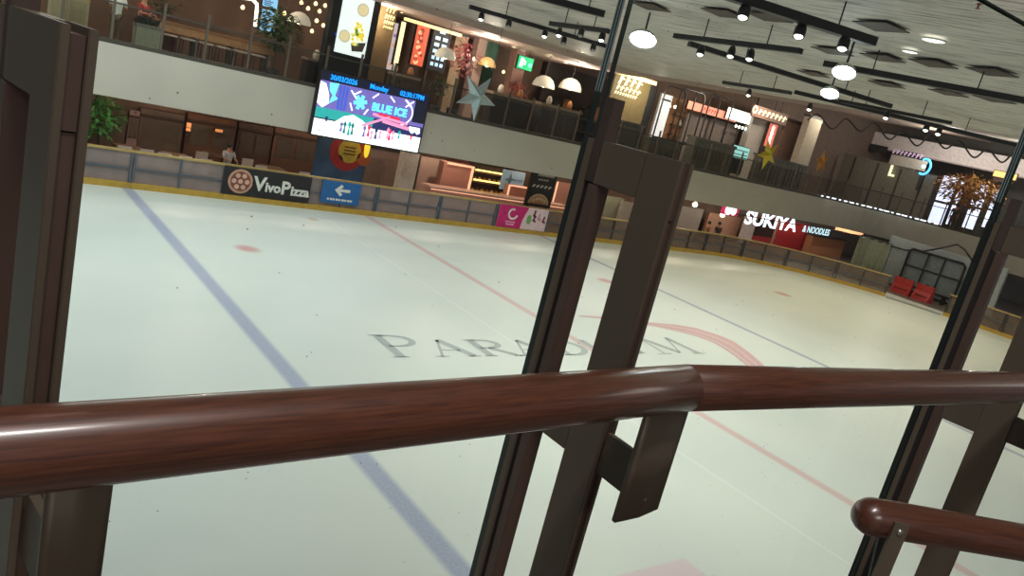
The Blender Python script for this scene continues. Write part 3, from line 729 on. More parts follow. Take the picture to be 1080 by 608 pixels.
def mshirt(n, c): return mat(n, S(*c), rough=.8, var=.1, scale=8)
q = aty(121, 30, 26.2)
person((q.x, 26.2, FLOOR2), math.radians(160), 'person in white shirt leaning forward behind the gallery railing, back turned', mshirt('white_shirt', (206, 214, 206)), mshirt('khaki_trousers', (98, 84, 62)), lean=.28, arms='fwd')
q = aty(150, 18, 27.0)
person((q.x, 27.0, FLOOR2), math.radians(40), 'person in red top standing behind the pale counter on the gallery', mshirt('red_top', (140, 34, 34)), mshirt('dark_trousers', (40, 38, 40)), arms='fwd')
q = atx(1011, 215, 50.2)
person((50.2, q.y, FLOOR2), math.radians(-80), 'person in dark brown clothes standing before the bright gallery windows', mshirt('dark_brown_top', (66, 42, 34)), mshirt('brown_trousers', (74, 46, 40)))
q = aty(243, 150, 27.0)
person((q.x, 27.0, 0), math.radians(15), 'person in pale grey shirt seated at the dim food court under the gallery', mshirt('grey_shirt', (170, 170, 176)), mshirt('grey_trousers', (60, 60, 66)), seated=True, arms='fwd')
q = aty(748, 238, 26.3)
person((q.x, 26.3, 0), math.radians(200), 'person in ochre top standing behind the barrier under hanging bulbs, left one', mshirt('ochre_top', (150, 104, 60)), mshirt('dark_trousers', (40, 38, 40)), seated=True)
q = aty(758, 241, 26.6)
person((q.x, 26.6, 0), math.radians(170), 'person in dark top behind the barrier under hanging bulbs, right one', mshirt('dark_top', (56, 44, 42)), mshirt('dark_trousers', (40, 38, 40)), seated=True)

# ------------------------------------------------------------------ furniture
woodt = mat('table_wood', S(150, 108, 70), rough=.45, var=.2, stretch=(.3, 4, 4))
def table_proto(name, label, w, d, h, top, legm, group=None):
    t = thing(name, (0, 0, 0), label, 'table', group)
    MB().box((-w/2, -d/2, h-.04), (w/2, d/2, h), bev=.008).build('tabletop', top, t, local=True)
    for sx in (-1, 1):
        for sy in (-1, 1): MB().box((sx*(w/2-.06)-.025, sy*(d/2-.06)-.025, 0), (sx*(w/2-.06)+.025, sy*(d/2-.06)+.025, h-.04)).build('leg', legm, t, local=True)
    return t
def chair_proto(label, seatm, legm, hseat=.46, back=True, name='dining_chair', group=None):
    t = thing(name, (0, 0, 0), label, 'chair' if back else 'stool', group)
    MB().box((-.2, -.2, hseat-.05), (.2, .2, hseat), bev=.015).build('seat', seatm, t, local=True)
    if back: MB().box((-.2, .17, hseat+.08), (.2, .21, hseat+.46), bev=.012).build('backrest', seatm, t, local=True)
    for sx in (-1, 1):
        for sy in (-1, 1):
            m_ = MB(); m_.tube([(sx*.17, sy*.17, hseat-.05 if sy < 0 or not back else hseat+.4), (sx*.19, sy*.2, 0)], .016, 8); m_.build('leg', legm, t, local=True)
    return t
# long communal counter and stools on the gallery
c = aty(228, 25, 27.4)
tb = thing('long_counter', (c.x, 27.4, FLOOR2), 'long pale wood counter on the left part of the upper gallery', 'table')
MB().box((-1.9, -.4, 1.0), (1.9, .4, 1.09), bev=.01).build('countertop', woodt, tb, local=True)
MB().box((-1.9, -.42, .78), (1.9, -.3, .99), bev=.01).build('apron', mat('table_apron', S(176, 136, 96), rough=.5), tb, local=True)
for x in (-1.8, -.6, .6, 1.8): MB().box((x-.05, -.3, 0), (x+.05, .3, .99)).build('leg', mat('pale_leg', S(150, 146, 136)), tb, local=True)
st = None
for i, (dx, lab) in enumerate(((-1.5, 'leftmost'), (-.95, 'second from left'), (-.4, 'third from left'), (.15, 'fourth from left'), (.7, 'fifth from left'), (1.3, 'rightmost'))):
    lb = f'tall dark stool with pale seat in front of the long gallery counter, {lab}'
    if st is None: st = o = chair_proto(lb, mat('stool_seat', S(190, 180, 168)), black, .72, False, 'bar_stool', 'stools at the long gallery counter')
    else: o = dup(st, label=lb)
    o.location = (c.x + dx, 26.75, FLOOR2)
# tables and chairs of the food court under the gallery
tp = chp = None
for i, (px, py, Y) in enumerate(((135, 160, 26.6), (186, 165, 26.4), (232, 168, 27.2), (288, 173, 26.6))):
    p = aty(px, py, Y); where = ['beside the green plant', 'between three pale chairs', 'with the seated grey-shirted person', 'at the left of the round advert board'][i]
    lb = f'small brown table in the dim food court {where}'
    if tp is None: tp = o = table_proto('cafe_table', lb, .8, .8, .75, mat('cafe_top', S(120, 92, 74), rough=.4), black, 'food court tables')
    else: o = dup(tp, label=lb)
    o.location = (p.x, Y + (.5 if i == 2 else 0), 0)
    for j, dx in enumerate((-.6, 0, .6) if i == 1 else ((-.3, .3) if i == 0 else (-.75, .75))):
        lb2 = f"pale {['left', 'right'][j] if i != 1 else ['left', 'middle', 'right'][j]} chair at the food court table {where.replace('with the seated grey-shirted person', 'of the grey-shirted person')}"
        if chp is None: chp = oo = chair_proto(lb2, mat('pale_chair', S(186, 168, 156)), black, group='food court chairs')
        else: oo = dup(chp, label=lb2)
        oo.location = (p.x + dx, Y - .8 - .05*j + (.5 if i == 2 else 0), 0); oo.rotation_euler = (0, 0, PI + .08*j)

# ------------------------------------------------------------------ plants
potm = mat('plant_pot', S(60, 58, 56), rough=.5); barkm = mat('bark', S(78, 58, 44), rough=.8)
def plant(name, label, loc, h, r, leafm, n=120, pot=True, leaf=.16, trunk=.35, cat='plant'):
    t = thing(name, loc, label, cat); rnd = random.Random(int(loc[0]*100) + n)
    zb = 0
    if pot:
        m_ = MB(); m_.lathe((0, 0, 0), [(0, 0), (.17, 0), (.24, .38), (.22, .40), (.2, .36), (0, .35)], 14); m_.build('pot', potm, t, local=True); zb = .35
    m_ = MB(); m_.tube([(0, 0, zb), (.02, .01, zb + (h-zb)*trunk), (0, 0, h*.8)], [.035, .03, .012], 7)
    for i in range(7):
        a = i*.9; z0 = zb + (h-zb)*(trunk + .05*i); m_.tube([(0, 0, z0), (math.cos(a)*r*.7, math.sin(a)*r*.7, z0 + r*.6)], [.014, .005], 5)
    m_.build('stem', barkm, t, local=True)
    m_ = MB(); zc = zb + (h-zb)*(trunk + (1-trunk)/2); rz_ = (h - zb)*(1-trunk)/2
    for i in range(n):
        while True:
            p = Vector((rnd.uniform(-1, 1), rnd.uniform(-1, 1), rnd.uniform(-1, 1)))
            if .25 < p.length < 1: break
        q = Vector((p.x*r, p.y*r, zc + p.z*rz_)); d = Vector((p.x, p.y, rnd.uniform(-.6, .5))).normalized(); e = d.cross(EZ).normalized()*leaf*.3; l = d*leaf*rnd.uniform(.7, 1.2)
        m_.add([q, q + l*.5 + e, q + l + Vector((0, 0, -leaf*.15)), q + l*.5 - e], [(0, 1, 2, 3)])
    m_.build('foliage', leafm, t, local=True)
    return t
green = mat('leaf_green', S(52, 84, 44), rough=.6, var=.35, scale=4); green2 = mat('leaf_bright', S(74, 140, 62), rough=.6, var=.3, scale=4)
pink = mat('blossom_pink', S(196, 120, 124), rough=.7, var=.25, scale=5); gold = mat('leaf_gold', S(168, 118, 48), rough=.7, var=.35, scale=4)
red = mat('leaf_red', S(132, 52, 40), rough=.7, var=.3)
def fl(px, py, Y=None, X=None): return aty(px, py, Y) if Y else atx(px, py, X)
p = fl(292, 45, 26.4); plant('potted_tree', 'dark green potted tree behind the gallery railing beside the blue menu screens', (p.x, 26.4, FLOOR2), 2.4, .75, green, 420, leaf=.22)
p = fl(172, 8, 29.7); plant('potted_tree', 'leafy green plant on the gallery above the red-topped person', (p.x, 29.7, FLOOR2), 2.6, .7, green, 170)
p = fl(465, 85, 26.6); plant('potted_tree', 'low dark potted plant on the gallery left of the silver star', (p.x, 26.6, FLOOR2), 1.5, .45, green, 120)
p = fl(494, 38, 27.0); plant('blossom_tree', 'pink blossom tree on the gallery above the silver star', (p.x, 27.0, FLOOR2), 3.1, .65, pink, 260, leaf=.2, trunk=.5)
p = fl(550, 82, 27.9); plant('red_plant', 'red leaved plant on the gallery below the green lit sign', (p.x, 27.9, FLOOR2), 2.2, .5, red, 160)
p = fl(1026, 195, X=51.0); plant('golden_tree', 'golden leaved tree before the bright windows at the right of the gallery', (51.0, p.y, FLOOR2), 3.6, 2.0, gold, 1100, leaf=.34, trunk=.4)
p = fl(103, 138, 26.0); plant('green_shrub', 'bright green shrub in the food court beside the large left post', (p.x, 26.0, 0), 2.3, .65, green2, 420, leaf=.2)
p = fl(484, 178, 28.5); plant('counter_plant', 'plant with reddish leaves behind the pink snack counter', (p.x, 28.5, 0), 2.3, .5, red, 160, trunk=.6)

# ------------------------------------------------------------------ hanging stars
def star(label, px, py, size, Y, m, X=None, tilt=0.):
    c = aty(px, py, Y) if Y else atx(px, py, X); p = proj(c); R = size/(proj(c + Vector((0, 0, .1))) - p).length/10/2
    t = thing('hanging_star', c - EZ*R, label, 'star ornament'); vs = []; u = EX if Y else Vector((0, -1, 0)); n = Vector((0, -1, 0)) if Y else Vector((-1, 0, 0))
    for k in range(10):
        r_ = R if k % 2 == 0 else R*.38; a = PI/2 + k*PI/5 + tilt; vs.append(c + u*math.cos(a)*r_ + EZ*math.sin(a)*r_)
    vs += [c + n*R*.28, c - n*R*.28]
    m_ = MB(); m_.add(vs, [(k, (k+1) % 10, 10) for k in range(10)] + [((k+1) % 10, k, 11) for k in range(10)]); m_.build('star_body', m, t)
    top = max(vs[:10], key=lambda v: v.z)
    m_ = MB(); m_.tube([top, Vector((top.x, top.y, 7.295))], .008, 5); m_.build('wire', black, t)
star('large silver five-pointed star hung in front of the gallery railing', 503, 102, 54, 24.1, mat('silver_star', S(176, 196, 202), rough=.3, metal=.4), tilt=PI + .12)
star('yellow five-pointed star hung in front of the gallery at the right of the middle post', 810, 163, 36, 24.1, mat('gold_star', S(206, 186, 40), rough=.35, metal=.2), tilt=.5)
star('small orange star hung in front of the gallery right of the yellow star', 867, 171, 27, 24.1, mat('orange_star', S(190, 130, 50), rough=.4, metal=.2), tilt=.2)
#==PART4==
# ------------------------------------------------------------------ shop fronts of the upper gallery
def F_(cx, cy, w, h, Y=None, X=None, z0=None): return Face(cx, cy, w, h, Y, X, z0)
brownd = mat('shop_brown', S(70, 48, 36), rough=.6, var=.2); beige = mat('kiosk_beige', S(168, 154, 122), rough=.6)
F = F_(72, 14, 44, 38, Y=25.7, z0=FLOOR2)
t = thing('kiosk_cabinet', F.base, 'beige boxy kiosk cabinet behind the railing at the top left corner', 'cabinet')
m_ = MB(); F.slab(m_, 0, 1, 0, 1, -.6, 0); m_.build('body', beige, t)
m_ = MB(); F.slab(m_, -.02, 1.02, .96, 1.0, -.62, .02); m_.build('cornice', tan, t)
m_ = MB(); F.slab(m_, .08, .48, .06, .9, .001, .02); F.slab(m_, .53, .93, .06, .9, .001, .02); m_.build('door', mat('kiosk_door', S(150, 140, 106), rough=.6), t)
F = F_(156, 40, 26, 26, Y=26.0, z0=FLOOR2)
t = thing('service_counter', F.base, 'pale green boxy counter with dark plants beside the white-shirted person', 'counter')
m_ = MB(); F.slab(m_, 0, 1, 0, .9, -.5, 0); m_.build('body', mat('counter_pale', S(150, 156, 134), rough=.6), t)
m_ = MB(); F.slab(m_, -.03, 1.03, .9, 1, -.54, .03); m_.build('countertop', mat('counter_top', S(120, 122, 112), rough=.4), t)
m_ = MB(); rnd = random.Random(3)
for i in range(60):
    p = F.P(rnd.uniform(.1, .9), 1.0, -.25 + rnd.uniform(-.15, .15)); q = p + Vector((rnd.uniform(-.12, .12), rnd.uniform(-.1, .1), rnd.uniform(.1, .3))); m_.add([p, p + Vector((.05, 0, .1)), q, p + Vector((-.05, 0, .1))], [(0, 1, 2, 3)])
m_.build('planting', mat('dark_planting', S(38, 44, 34), rough=.8), t)
F = F_(176, 38, 20, 44, Y=28.0, z0=FLOOR2)
t = thing('brick_pillar', F.base, 'reddish brown brick pillar left of the long gallery counter', 'pillar')
m_ = MB(); F.slab(m_, 0, 1, 0, 1, -.6, 0)
m_.build('shaft', mat('brick_red', S(104, 66, 52), rough=.8, var=.3, scale=12), t)
m_ = MB(); F.slab(m_, -.05, 1.05, .94, 1, -.63, .03); m_.build('capital', brownd, t)

# three blue menu screens
for i, (py, n_) in enumerate(((4, 'topmost'), (17, 'middle'), (29, 'lowest'))):
    F = F_(285 - i*1.5, py - 1, 17, 11, Y=29.2)
    t = board('menu_screen', f'{n_} of three stacked pale blue menu screens on the gallery', 'screen', F, black, em('menu_blue', (120, 176, 220), .9), 'stacked blue menu screens', rim=.02, hang=(i == 0))
    m_ = MB()
    for k in range(4): F.slab(m_, .12, .5 + .1*(k % 3), .2 + .17*k, .28 + .17*k, .014, .018)
    m_.build('menu_lines', mat('menu_ink', S(46, 66, 96)), t)
# arc lamp
p0 = aty(245, -4, 28); p1 = aty(266, -1, 28); p2 = aty(271, 8, 28); p3 = aty(269, 28, 28)
t = thing('tube_lamp', p3, 'white glowing bent tube lamp above the long gallery counter', 'lamp')
m_ = MB(); m_.tube([p0, p0.lerp(p1, .5), p1, p1.lerp(p2, .5) + EX*.08, p2, p3], .06, 8); m_.build('light_tube', em('lamp_white', (255, 248, 232), 2.2), t)
m_ = MB(); m_.tube([p0 + EZ*.05, Vector((p0.x, p0.y, 7.09))], .02, 6); m_.build('rod', black, t)
# dome lamps
shade_m = mat('dome_shade', S(206, 196, 178), rough=.5, emit=.35)
def dome(px, py, dia, Y, label, lit=1.0, sm=None):
    c, w, _ = rect(px, py, dia, dia, Y); R = w/2
    t = thing('dome_lamp', c - EZ*R*.5, label, 'lamp', 'dome lamps of the gallery')
    m_ = MB(); m_.lathe(c - EZ*R*.4, [(R, 0), (R*.96, R*.3), (R*.75, R*.68), (R*.4, R*.92), (.03, R), (.03, R*.97), (R*.38, R*.88), (R*.72, R*.64), (R*.92, R*.28), (R*.96, 0)], 18); m_.build('shade', sm or shade_m, t)
    m_ = MB(); m_.lathe(c - EZ*R*.25, [(0, .1), (.08, .06), (.1, 0), (.08, -.06), (0, -.1)], 10); m_.build('bulb', em('bulb_warm', (255, 236, 196), 5), t)
    m_ = MB(); m_.tube([c + EZ*R*.6, Vector((c.x, c.y, 7.095))], .012, 5); m_.build('cord', black, t)
dome(316, 20, 24, 27.2, 'frosted dome lamp hanging right of the blue menu screens')
dome(470, 57, 20, 25.8, 'tan dome lamp hanging beside the dark picture menu')
dome(574, 87, 19, 28.2, 'warm dome lamp hanging below the green lit sign')
dome(602, 90, 19, 28.0, 'white dome lamp hanging nearest the middle post')
dome(514, 66, 16, 28.4, 'amber dome lamp hanging just above the silver star', sm=mat('amber_shade', S(190, 150, 100), rough=.5, emit=.4))

for k, (px, py) in enumerate(((318, 3), (325, 9), (333, 4), (337, 12), (343, 6), (334, 22), (341, 27), (348, 22), (329, 33), (300, 14), (256, 8), (424, 12), (500, 62), (531, 76))):
    Y = 27.8 + .12*(k % 5); c = aty(px, py, Y); wh = ['just right of the frosted dome lamp', 'left of the white food poster'][0 if px < 326 else 1] if px < 350 else 'near the gold sign column' if px < 450 else 'beside the teal curtain'
    wh = 'between menu screens and frosted dome lamp' if px == 300 else 'under the bent tube lamp' if px == 256 else wh
    t = thing('pendant_bulb', c, f'tiny warm bulb hanging {wh}' + (f', {ords[k-3]} of that cluster' if 3 <= k <= 8 else f', {ords[k]} of that group' if k < 3 else (', lower one' if px == 531 else ', upper one') if px > 450 else ''), 'lamp', 'tiny warm bulbs on the gallery')
    m_ = MB(); m_.lathe(c, [(0, .09), (.05, .05), (.07, 0), (.05, -.05), (0, -.07)], 9); m_.build('bulb', em('bulb_amber', (255, 214, 150), 3), t); m_ = MB(); m_.tube([c + EZ*.08, Vector((c.x, c.y, 7.09))], .008, 4); m_.build('cord', black, t)
# food totem with poster
F = F_(374, 22, 40, 110, Y=26.6, z0=FLOOR2)
t = thing('poster_totem', F.base, 'tall dark totem with bright white food poster above the LED screen', 'sign')
m_ = MB(); F.slab(m_, -.12, 1.12, 0, 1, -.4, 0); m_.build('casing', black, t)
P_ = Face(374, 26, 33, 66, Y=26.58)
m_ = MB(); P_.slab(m_, 0, 1, 0, 1, 0, .02); m_.build('poster', em('poster_white', (232, 240, 240), 1.05), t)
m_ = MB()
for u, v, r_ in ((.68, .76, .2), (.24, .28, .19)):
    P_.blob(m_, u, v, r_, .021, .026, 0); P_.blob(m_, u, v, r_*.78, .027, .032, 1)
P_.poly(m_, [(.48, .2), (.96, .26), (.9, .1), (.55, .07)], .021, .03, 3)
rnd = random.Random(5)
for i in range(40):
    a = rnd.uniform(0, 6.3); r_ = rnd.uniform(0, .24); P_.blob(m_, .62 + r_*math.cos(a)*.9, .36 + r_*math.sin(a)*.75, .055, .031 + .0004*i, .033 + .0004*i, (2, 4, 5, 2)[i % 4], n=7)
m_.build('food_picture', [em('bowl_pale', (196, 190, 170), .8), em('soup', (226, 206, 160), .9), em('salad_yellow', (232, 206, 70), .9), em('bowl_dark', (70, 60, 56), .6), em('salad_green', (110, 150, 50), .8), em('salad_pale', (236, 226, 160), .9)], t)
m_ = MB(); F.slab(m_, .05, .85, .455, .47, .001, .012); F.slab(m_, .1, .8, .42, .432, .001, .012); m_.build('blue_lines', em('line_blue', (40, 44, 190), .8), t)  # dim blue lines across the totem
# dark gold sign column
F = F_(407, 30, 17, 100, Y=27.4, z0=FLOOR2)
t = thing('sign_column', F.base, 'brown sign column with pale gold lettering right of the food poster', 'sign')
m_ = MB(); F.slab(m_, 0, 1, 0, 1, -.4, 0); m_.build('column', mat('column_gold', S(104, 84, 56), rough=.5), t)
m_ = MB(); G_ = Face(411, 20, 12, 30, Y=27.38)
def squiggle(m_, G_, v, u0, u1, hgt, n=4, d=.01):
    """illegible script from afar: a row of short slanted strokes"""
    w = (u1-u0)/n
    for k in range(n):
        a = u0 + w*k; G_.poly(m_, [(a, v), (a + w*.35, v), (a + w*.7, v + hgt), (a + w*.35, v + hgt)], d, d+.008); G_.poly(m_, [(a + w*.2, v + hgt*.9), (a + w*.95, v + hgt*.7), (a + w*.95, v + hgt*.55), (a + w*.2, v + hgt*.72)], d, d+.007)
for k, (v, hgt, n) in enumerate(((.72, .22, 3), (.48, .16, 4), (.3, .12, 5), (.14, .09, 5))): squiggle(m_, G_, v, .05, .95, hgt, n)
m_.build('lettering', em('gold_lettering', (236, 216, 150), .9), t)
F = F_(422, 46, 4, 46, Y=27.9); t = thing('light_strip', F.base, 'slim vertical warm light strip beside the gold sign column', 'lamp'); m_ = MB(); F.slab(m_, 0, 1, 0, 1, -.06, 0); m_.build('diffuser', em('strip_warm', (255, 226, 170), 1.6), t)
m_ = MB(); F.slab(m_, -.5, 1.5, -.02, 1.02, -.12, -.061); m_.build('housing', black, t)
F = F_(415, 50, 8, 52, Y=28.6, z0=FLOOR2); t = board('picture_board', 'pale picture panel with flower print left of the warm light strip', 'panel', F, brownd, em('panel_pale', (206, 192, 200), .7), rim=.02)
m_ = MB()
for k in range(7): F.blob(m_, .5 + .25*math.sin(k*2), .12 + .12*k, .22, .014, .02, k % 2, n=8)
m_.build('flower_print', [em('print_violet', (150, 130, 180), .6), em('print_peach', (224, 170, 130), .7)], t)
F = F_(443, 48, 14, 44, Y=28.6)
t = board('lit_banner', 'upright orange-red lit food banner between light strip and dark picture menu', 'sign', F, black, em('banner_red', (216, 92, 66), .95), rim=.02, hang=True)
m_ = MB(); rnd = random.Random(8)
for k in range(14): F.blob(m_, rnd.uniform(.3, .7), .1 + .058*k, rnd.uniform(.1, .2), .014, .02, k % 2, n=7)
m_.build('food_print', [em('print_cream', (250, 200, 150), .9), em('print_brick', (160, 50, 40), .7)], t)
F = F_(463, 53, 20, 46, Y=28.8)
t = board('picture_menu', 'dark menu board of small blue-white pictures left of the blossom tree', 'sign', F, brownd, mat('menu_dark', S(20, 24, 34)), rim=.02)
m_ = MB()
for r_ in range(5):
    for c_ in range(2 if r_ < 3 else 3): F.slab(m_, .18 + c_*(.4 if r_ < 3 else .25), .44 + c_*(.4 if r_ < 3 else .25) - (0 if r_ < 3 else .1), .72 - r_*.15, .80 - r_*.15, .014, .02)
F.slab(m_, .35, .65, .88, .93, .014, .02)
m_.build('dish_pictures', em('dish_blue', (176, 214, 240), 1.1), t)
F = F_(458, 29, 62, 3.2, Y=28.5); t = thing('cornice_light', F.base, 'thin warm light line above the lit banner and dark picture menu', 'lamp'); m_ = MB(); F.slab(m_, 0, 1, 0, 1, -.1, 0); m_.build('diffuser', em('cove_warm', (255, 222, 150), 1.5), t); m_ = MB(); F.slab(m_, 0, 1, 1, 1.6, -.14, .02); m_.build('housing', brownd, t)
F = F_(529, 37, 42, 7, Y=29.0); t = thing('cornice_light', F.base, 'ribbed warm light band above the green curtain', 'lamp')
m_ = MB()
for k in range(3): F.slab(m_, 0, 1, .05 + .34*k, .25 + .34*k, -.1, 0)
m_.build('diffuser', em('cove_cream', (255, 230, 180), 1.2), t); m_ = MB(); F.slab(m_, 0, 1, 0, 1, -.16, -.101); m_.build('housing', brownd, t)
# curtain, pillars
F = F_(517, 62, 12, 52, Y=29.3); t = thing('curtain', F.base, 'folded teal green curtain behind the silver star', 'curtain'); m_ = MB(); n = 24; vs = []
for i in range(n+1):
    o = .06*math.sin(i*1.6)
    vs += [F.P(i/n, 0, o), F.P(i/n, 1, o), F.P(i/n, 1, o-.02), F.P(i/n, 0, o-.02)]
fs = []
for i in range(n):
    for k in range(4): fs.append((4*i+k, 4*i+(k+1) % 4, 4*i+4+(k+1) % 4, 4*i+4+k))
m_.add(vs, fs, 0, True); m_.build('cloth', mat('curtain_teal', S(78, 118, 100), rough=.8), t)
m_ = MB(); m_.tube([F.P(-.1, 1.0, 0), F.P(1.1, 1.0, 0)], .03, 8); m_.build('curtain_rod', black, t)
def pillar(px, py, w, h, Y, m, label, X=None, z0=FLOOR2, d=.45):
    F = F_(px, py, w, h, Y, X, z0); t = thing('pillar', F.base, label, 'pillar'); m_ = MB(); F.slab(m_, 0, 1, .03, .97, -d, 0); m_.build('shaft', m, t)
    m_ = MB(); F.slab(m_, -.06, 1.06, 0, .03, -d-.02, .02); m_.build('plinth', greyd, t); m_ = MB(); F.slab(m_, -.06, 1.06, .97, 1, -d-.02, .02); m_.build('capital', greyd, t); return F
pp = mat('pillar_pink', S(176, 150, 140), rough=.7)
pillar(505, 66, 9, 60, 29.1, pp, 'pale pinkish pillar left of the green curtain')
pillar(546, 78, 12, 56, 28.9, mat('pillar_rose', S(150, 112, 100), rough=.7), 'rose brown pillar under the green lit sign')
pillar(482, 66, 13, 62, 29.0, mat('pillar_olive', S(150, 130, 104), rough=.7), 'tan pillar right of the dark picture menu')
# green sign
F = F_(554, 67, 17, 15, Y=28.0); t = board('lit_sign', 'small glowing green sign with white symbol above the red leaved plant', 'sign', F, mat('sign_green_case', S(20, 60, 46)), em('sign_green', (24, 190, 120), 1.0), rim=.03)
m_ = MB(); F.poly(m_, [(.14, .2), (.34, .16), (.38, .8), (.18, .86)], .014, .022); F.poly(m_, [(.38, .72), (.52, .66), (.52, .4), (.38, .4), (.38, .48), (.46, .48), (.46, .6), (.38, .64)], .014, .021); m_.build('symbol', em('sign_white', (220, 255, 240), 1.6), t)
m_ = MB(); F.blob(m_, .8, .45, .12, .014, .022, n=10); m_.build('emblem', em('sign_green_light', (110, 240, 190), 1.2), t)
m_ = MB(); m_.tube([F.P(.5, 1, -.06), Vector((F.c.x, F.c.y + .06, 7.095))], .02, 6); m_.build('hanger', black, t)
# dark shop interior with shelves, counters along the gallery edge
F = F_(608, 105, 66, 58, Y=30.2, z0=FLOOR2); t = thing('shop_unit', F.base, 'dark brown shop front left of the middle post behind white dome lamps', 'shop front')
m_ = MB(); F.slab(m_, 0, 1, 0, 1, -.5, -.3); m_.build('back_panel', mat('shop_dark', S(52, 40, 36), rough=.7, var=.3), t)
m_ = MB(); F.slab(m_, 0, 1, .34, .38, -.3, 0); F.slab(m_, 0, 1, .16, .19, -.3, 0); m_.build('shelf', mat('shelf_brown', S(104, 74, 50)), t)
for k in range(6):
    m_ = MB(); F.slab(m_, .04 + .16*k, .13 + .16*k, .38, .48 + .05*(k % 3), -.25, -.08); m_.build('display_box', (dark, greyd, woodt)[k % 3], t)
for i, (px, py, w, h, Y, c, lb) in enumerate(((345, 78, 44, 24, 27.2, (58, 50, 44), 'dark counter left of the poster totem behind the railing'), (425, 92, 34, 26, 27.3, (92, 78, 64), 'brown counter right of the LED screen date row'), (538, 118, 42, 34, 26.8, (60, 56, 50), 'dark counter behind the railing right of the silver star'), (590, 128, 44, 30, 26.9, (88, 84, 78), 'grey counter behind the railing next to the middle post'))):
    F = F_(px, py, w, h, Y, z0=FLOOR2); t = thing('serving_counter', F.base, lb, 'counter'); cm = mat(f'counter_{c[0]}', S(*c), rough=.5, var=.2)
    m_ = MB(); F.slab(m_, .02, .98, 0, .92, -.6, -.04); m_.build('body', cm, t); m_ = MB(); F.slab(m_, 0, 1, .92, 1, -.64, 0); m_.build('countertop', mat('counter_slab', S(150, 134, 116), rough=.35), t)
    for k in range(3): m_ = MB(); F.slab(m_, .06 + .31*k, .32 + .31*k, .08, .84, -.039, -.02); m_.build('front_panel', mat(f'front_{c[0]}', S(*[q*.8 for q in c]), rough=.5), t)
    for k in range(2): m_ = MB(); m_.lathe(F.P(.25 + .5*k, 1, -.3), [(0, 0), (.1, 0), (.13, .12), (.1, .26), (.04, .34), (0, .34)], 10); tag(m_.build('jar', (mat('jar_pale', S(196, 190, 176), rough=.3), mat('jar_amber', S(150, 96, 52), rough=.3))[k]), f"{('pale', 'amber')[k]} jar standing on the {lb.split(' behind')[0] if i != 1 else 'brown counter right of the LED screen'}", 'jar')

# right of the middle post
F = F_(664, 112, 44, 70, Y=28.4, z0=FLOOR2)
t = thing('sign_wall', F.base, 'olive wall panel with glowing cream script lettering right of the middle post', 'sign')
m_ = MB(); F.slab(m_, 0, .88, 0, 1, -.4, 0); m_.build('panel', mat('olive_panel', S(126, 112, 74), rough=.6), t)
m_ = MB(); F.slab(m_, .88, 1.05, 0, 1, -.5, .02); m_.build('side_post', mat('dark_post', S(34, 36, 40)), t)
G_ = Face(664, 92, 27, 22, Y=28.38); m_ = MB()
squiggle(m_, G_, .52, .02, .98, .42, 4); squiggle(m_, G_, .24, .0, 1.0, .22, 6); squiggle(m_, G_, .02, -.02, .9, .14, 9); m_.build('lettering', em('script_cream', (246, 236, 190), 1.5), t)
F = F_(672, 82, 44, 4, Y=28.0); t = thing('cornice_light', F.base, 'warm light line above the olive script sign', 'lamp'); m_ = MB(); F.slab(m_, 0, 1, 0, 1, -.1, 0); m_.build('diffuser', em('cove_warm', (255, 222, 150), 1.5), t); m_ = MB(); F.slab(m_, 0, 1, 1, 1.7, -.14, .02); m_.build('housing', brownd, t)
# hoop frames
for i, (px, w, lb) in enumerate(((704, 22, 'leftmost black hoop frame of the gallery pergola'), (722, 26, 'second black hoop frame of the gallery pergola'), (738, 26, 'third black hoop frame of the gallery pergola'), (752, 24, 'rightmost black hoop frame of the gallery pergola'))):
    F = F_(px, 130 + i*3, w, 76, Y=27.5 + .4*i, z0=FLOOR2); t = thing('hoop_frame', F.base, lb, 'frame', 'black hoop frames')
    rr = .35; A = [F.P(0, 0), F.P(0, 1) - EZ*rr] + [F.P(0, 1) + EX*rr*(1-math.cos(a)) - EZ*rr*(1-math.sin(a)) for a in (.4, .8, 1.2)] + [F.P(0, 1) + EX*rr]
    B = [F.P(1, 1) - EX*rr] + [F.P(1, 1) - EX*rr*(1-math.sin(a)) - EZ*rr*(1-math.cos(a)) for a in (.4, .8, 1.2)] + [F.P(1, 1) - EZ*rr, F.P(1, 0)]
    m_ = MB(); m_.tube(A + B, .045, 6); m_.build('hoop', black, t)
    m_ = MB(); F.slab(m_, 0, 1, .3, .33, -.03, .03); m_.build('crossbar', black, t)
F = F_(697, 126, 12, 54, Y=29.2, z0=FLOOR2); t = board('white_panel', 'bright white upright panel behind the leftmost hoop frame', 'panel', F, white, em('panel_white', (226, 226, 230), .8), rim=.03)
m_ = MB(); F.slab(m_, .1, .9, .9, .93, .013, .018); m_.build('trim_strip', greyd, t)
F = F_(723, 132, 34, 50, Y=30.4, z0=FLOOR2); t = thing('lit_alcove', F.base, 'warm lit shop alcove behind the hoop frames', 'shop front')
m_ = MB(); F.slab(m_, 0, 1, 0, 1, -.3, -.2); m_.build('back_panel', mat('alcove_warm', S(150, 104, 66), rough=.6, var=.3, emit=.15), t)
for k in range(3): m_ = MB(); F.slab(m_, .1, .9, .42 + .16*k, .44 + .16*k, -.2, .1); m_.build('shelf', mat('shelf_brown', S(104, 74, 50)), t)
for k in range(5): m_ = MB(); m_.lathe(F.P(.18 + .16*k, .44 + .16*(k % 3), -.05), [(0, 0), (.09, 0), (.11, .1), (.05, .25), (.03, .34), (0, .34)], 8); m_.build('shelf_jar', (mat('jar_amber', S(150, 96, 52), rough=.3), white, green)[k % 3], t)
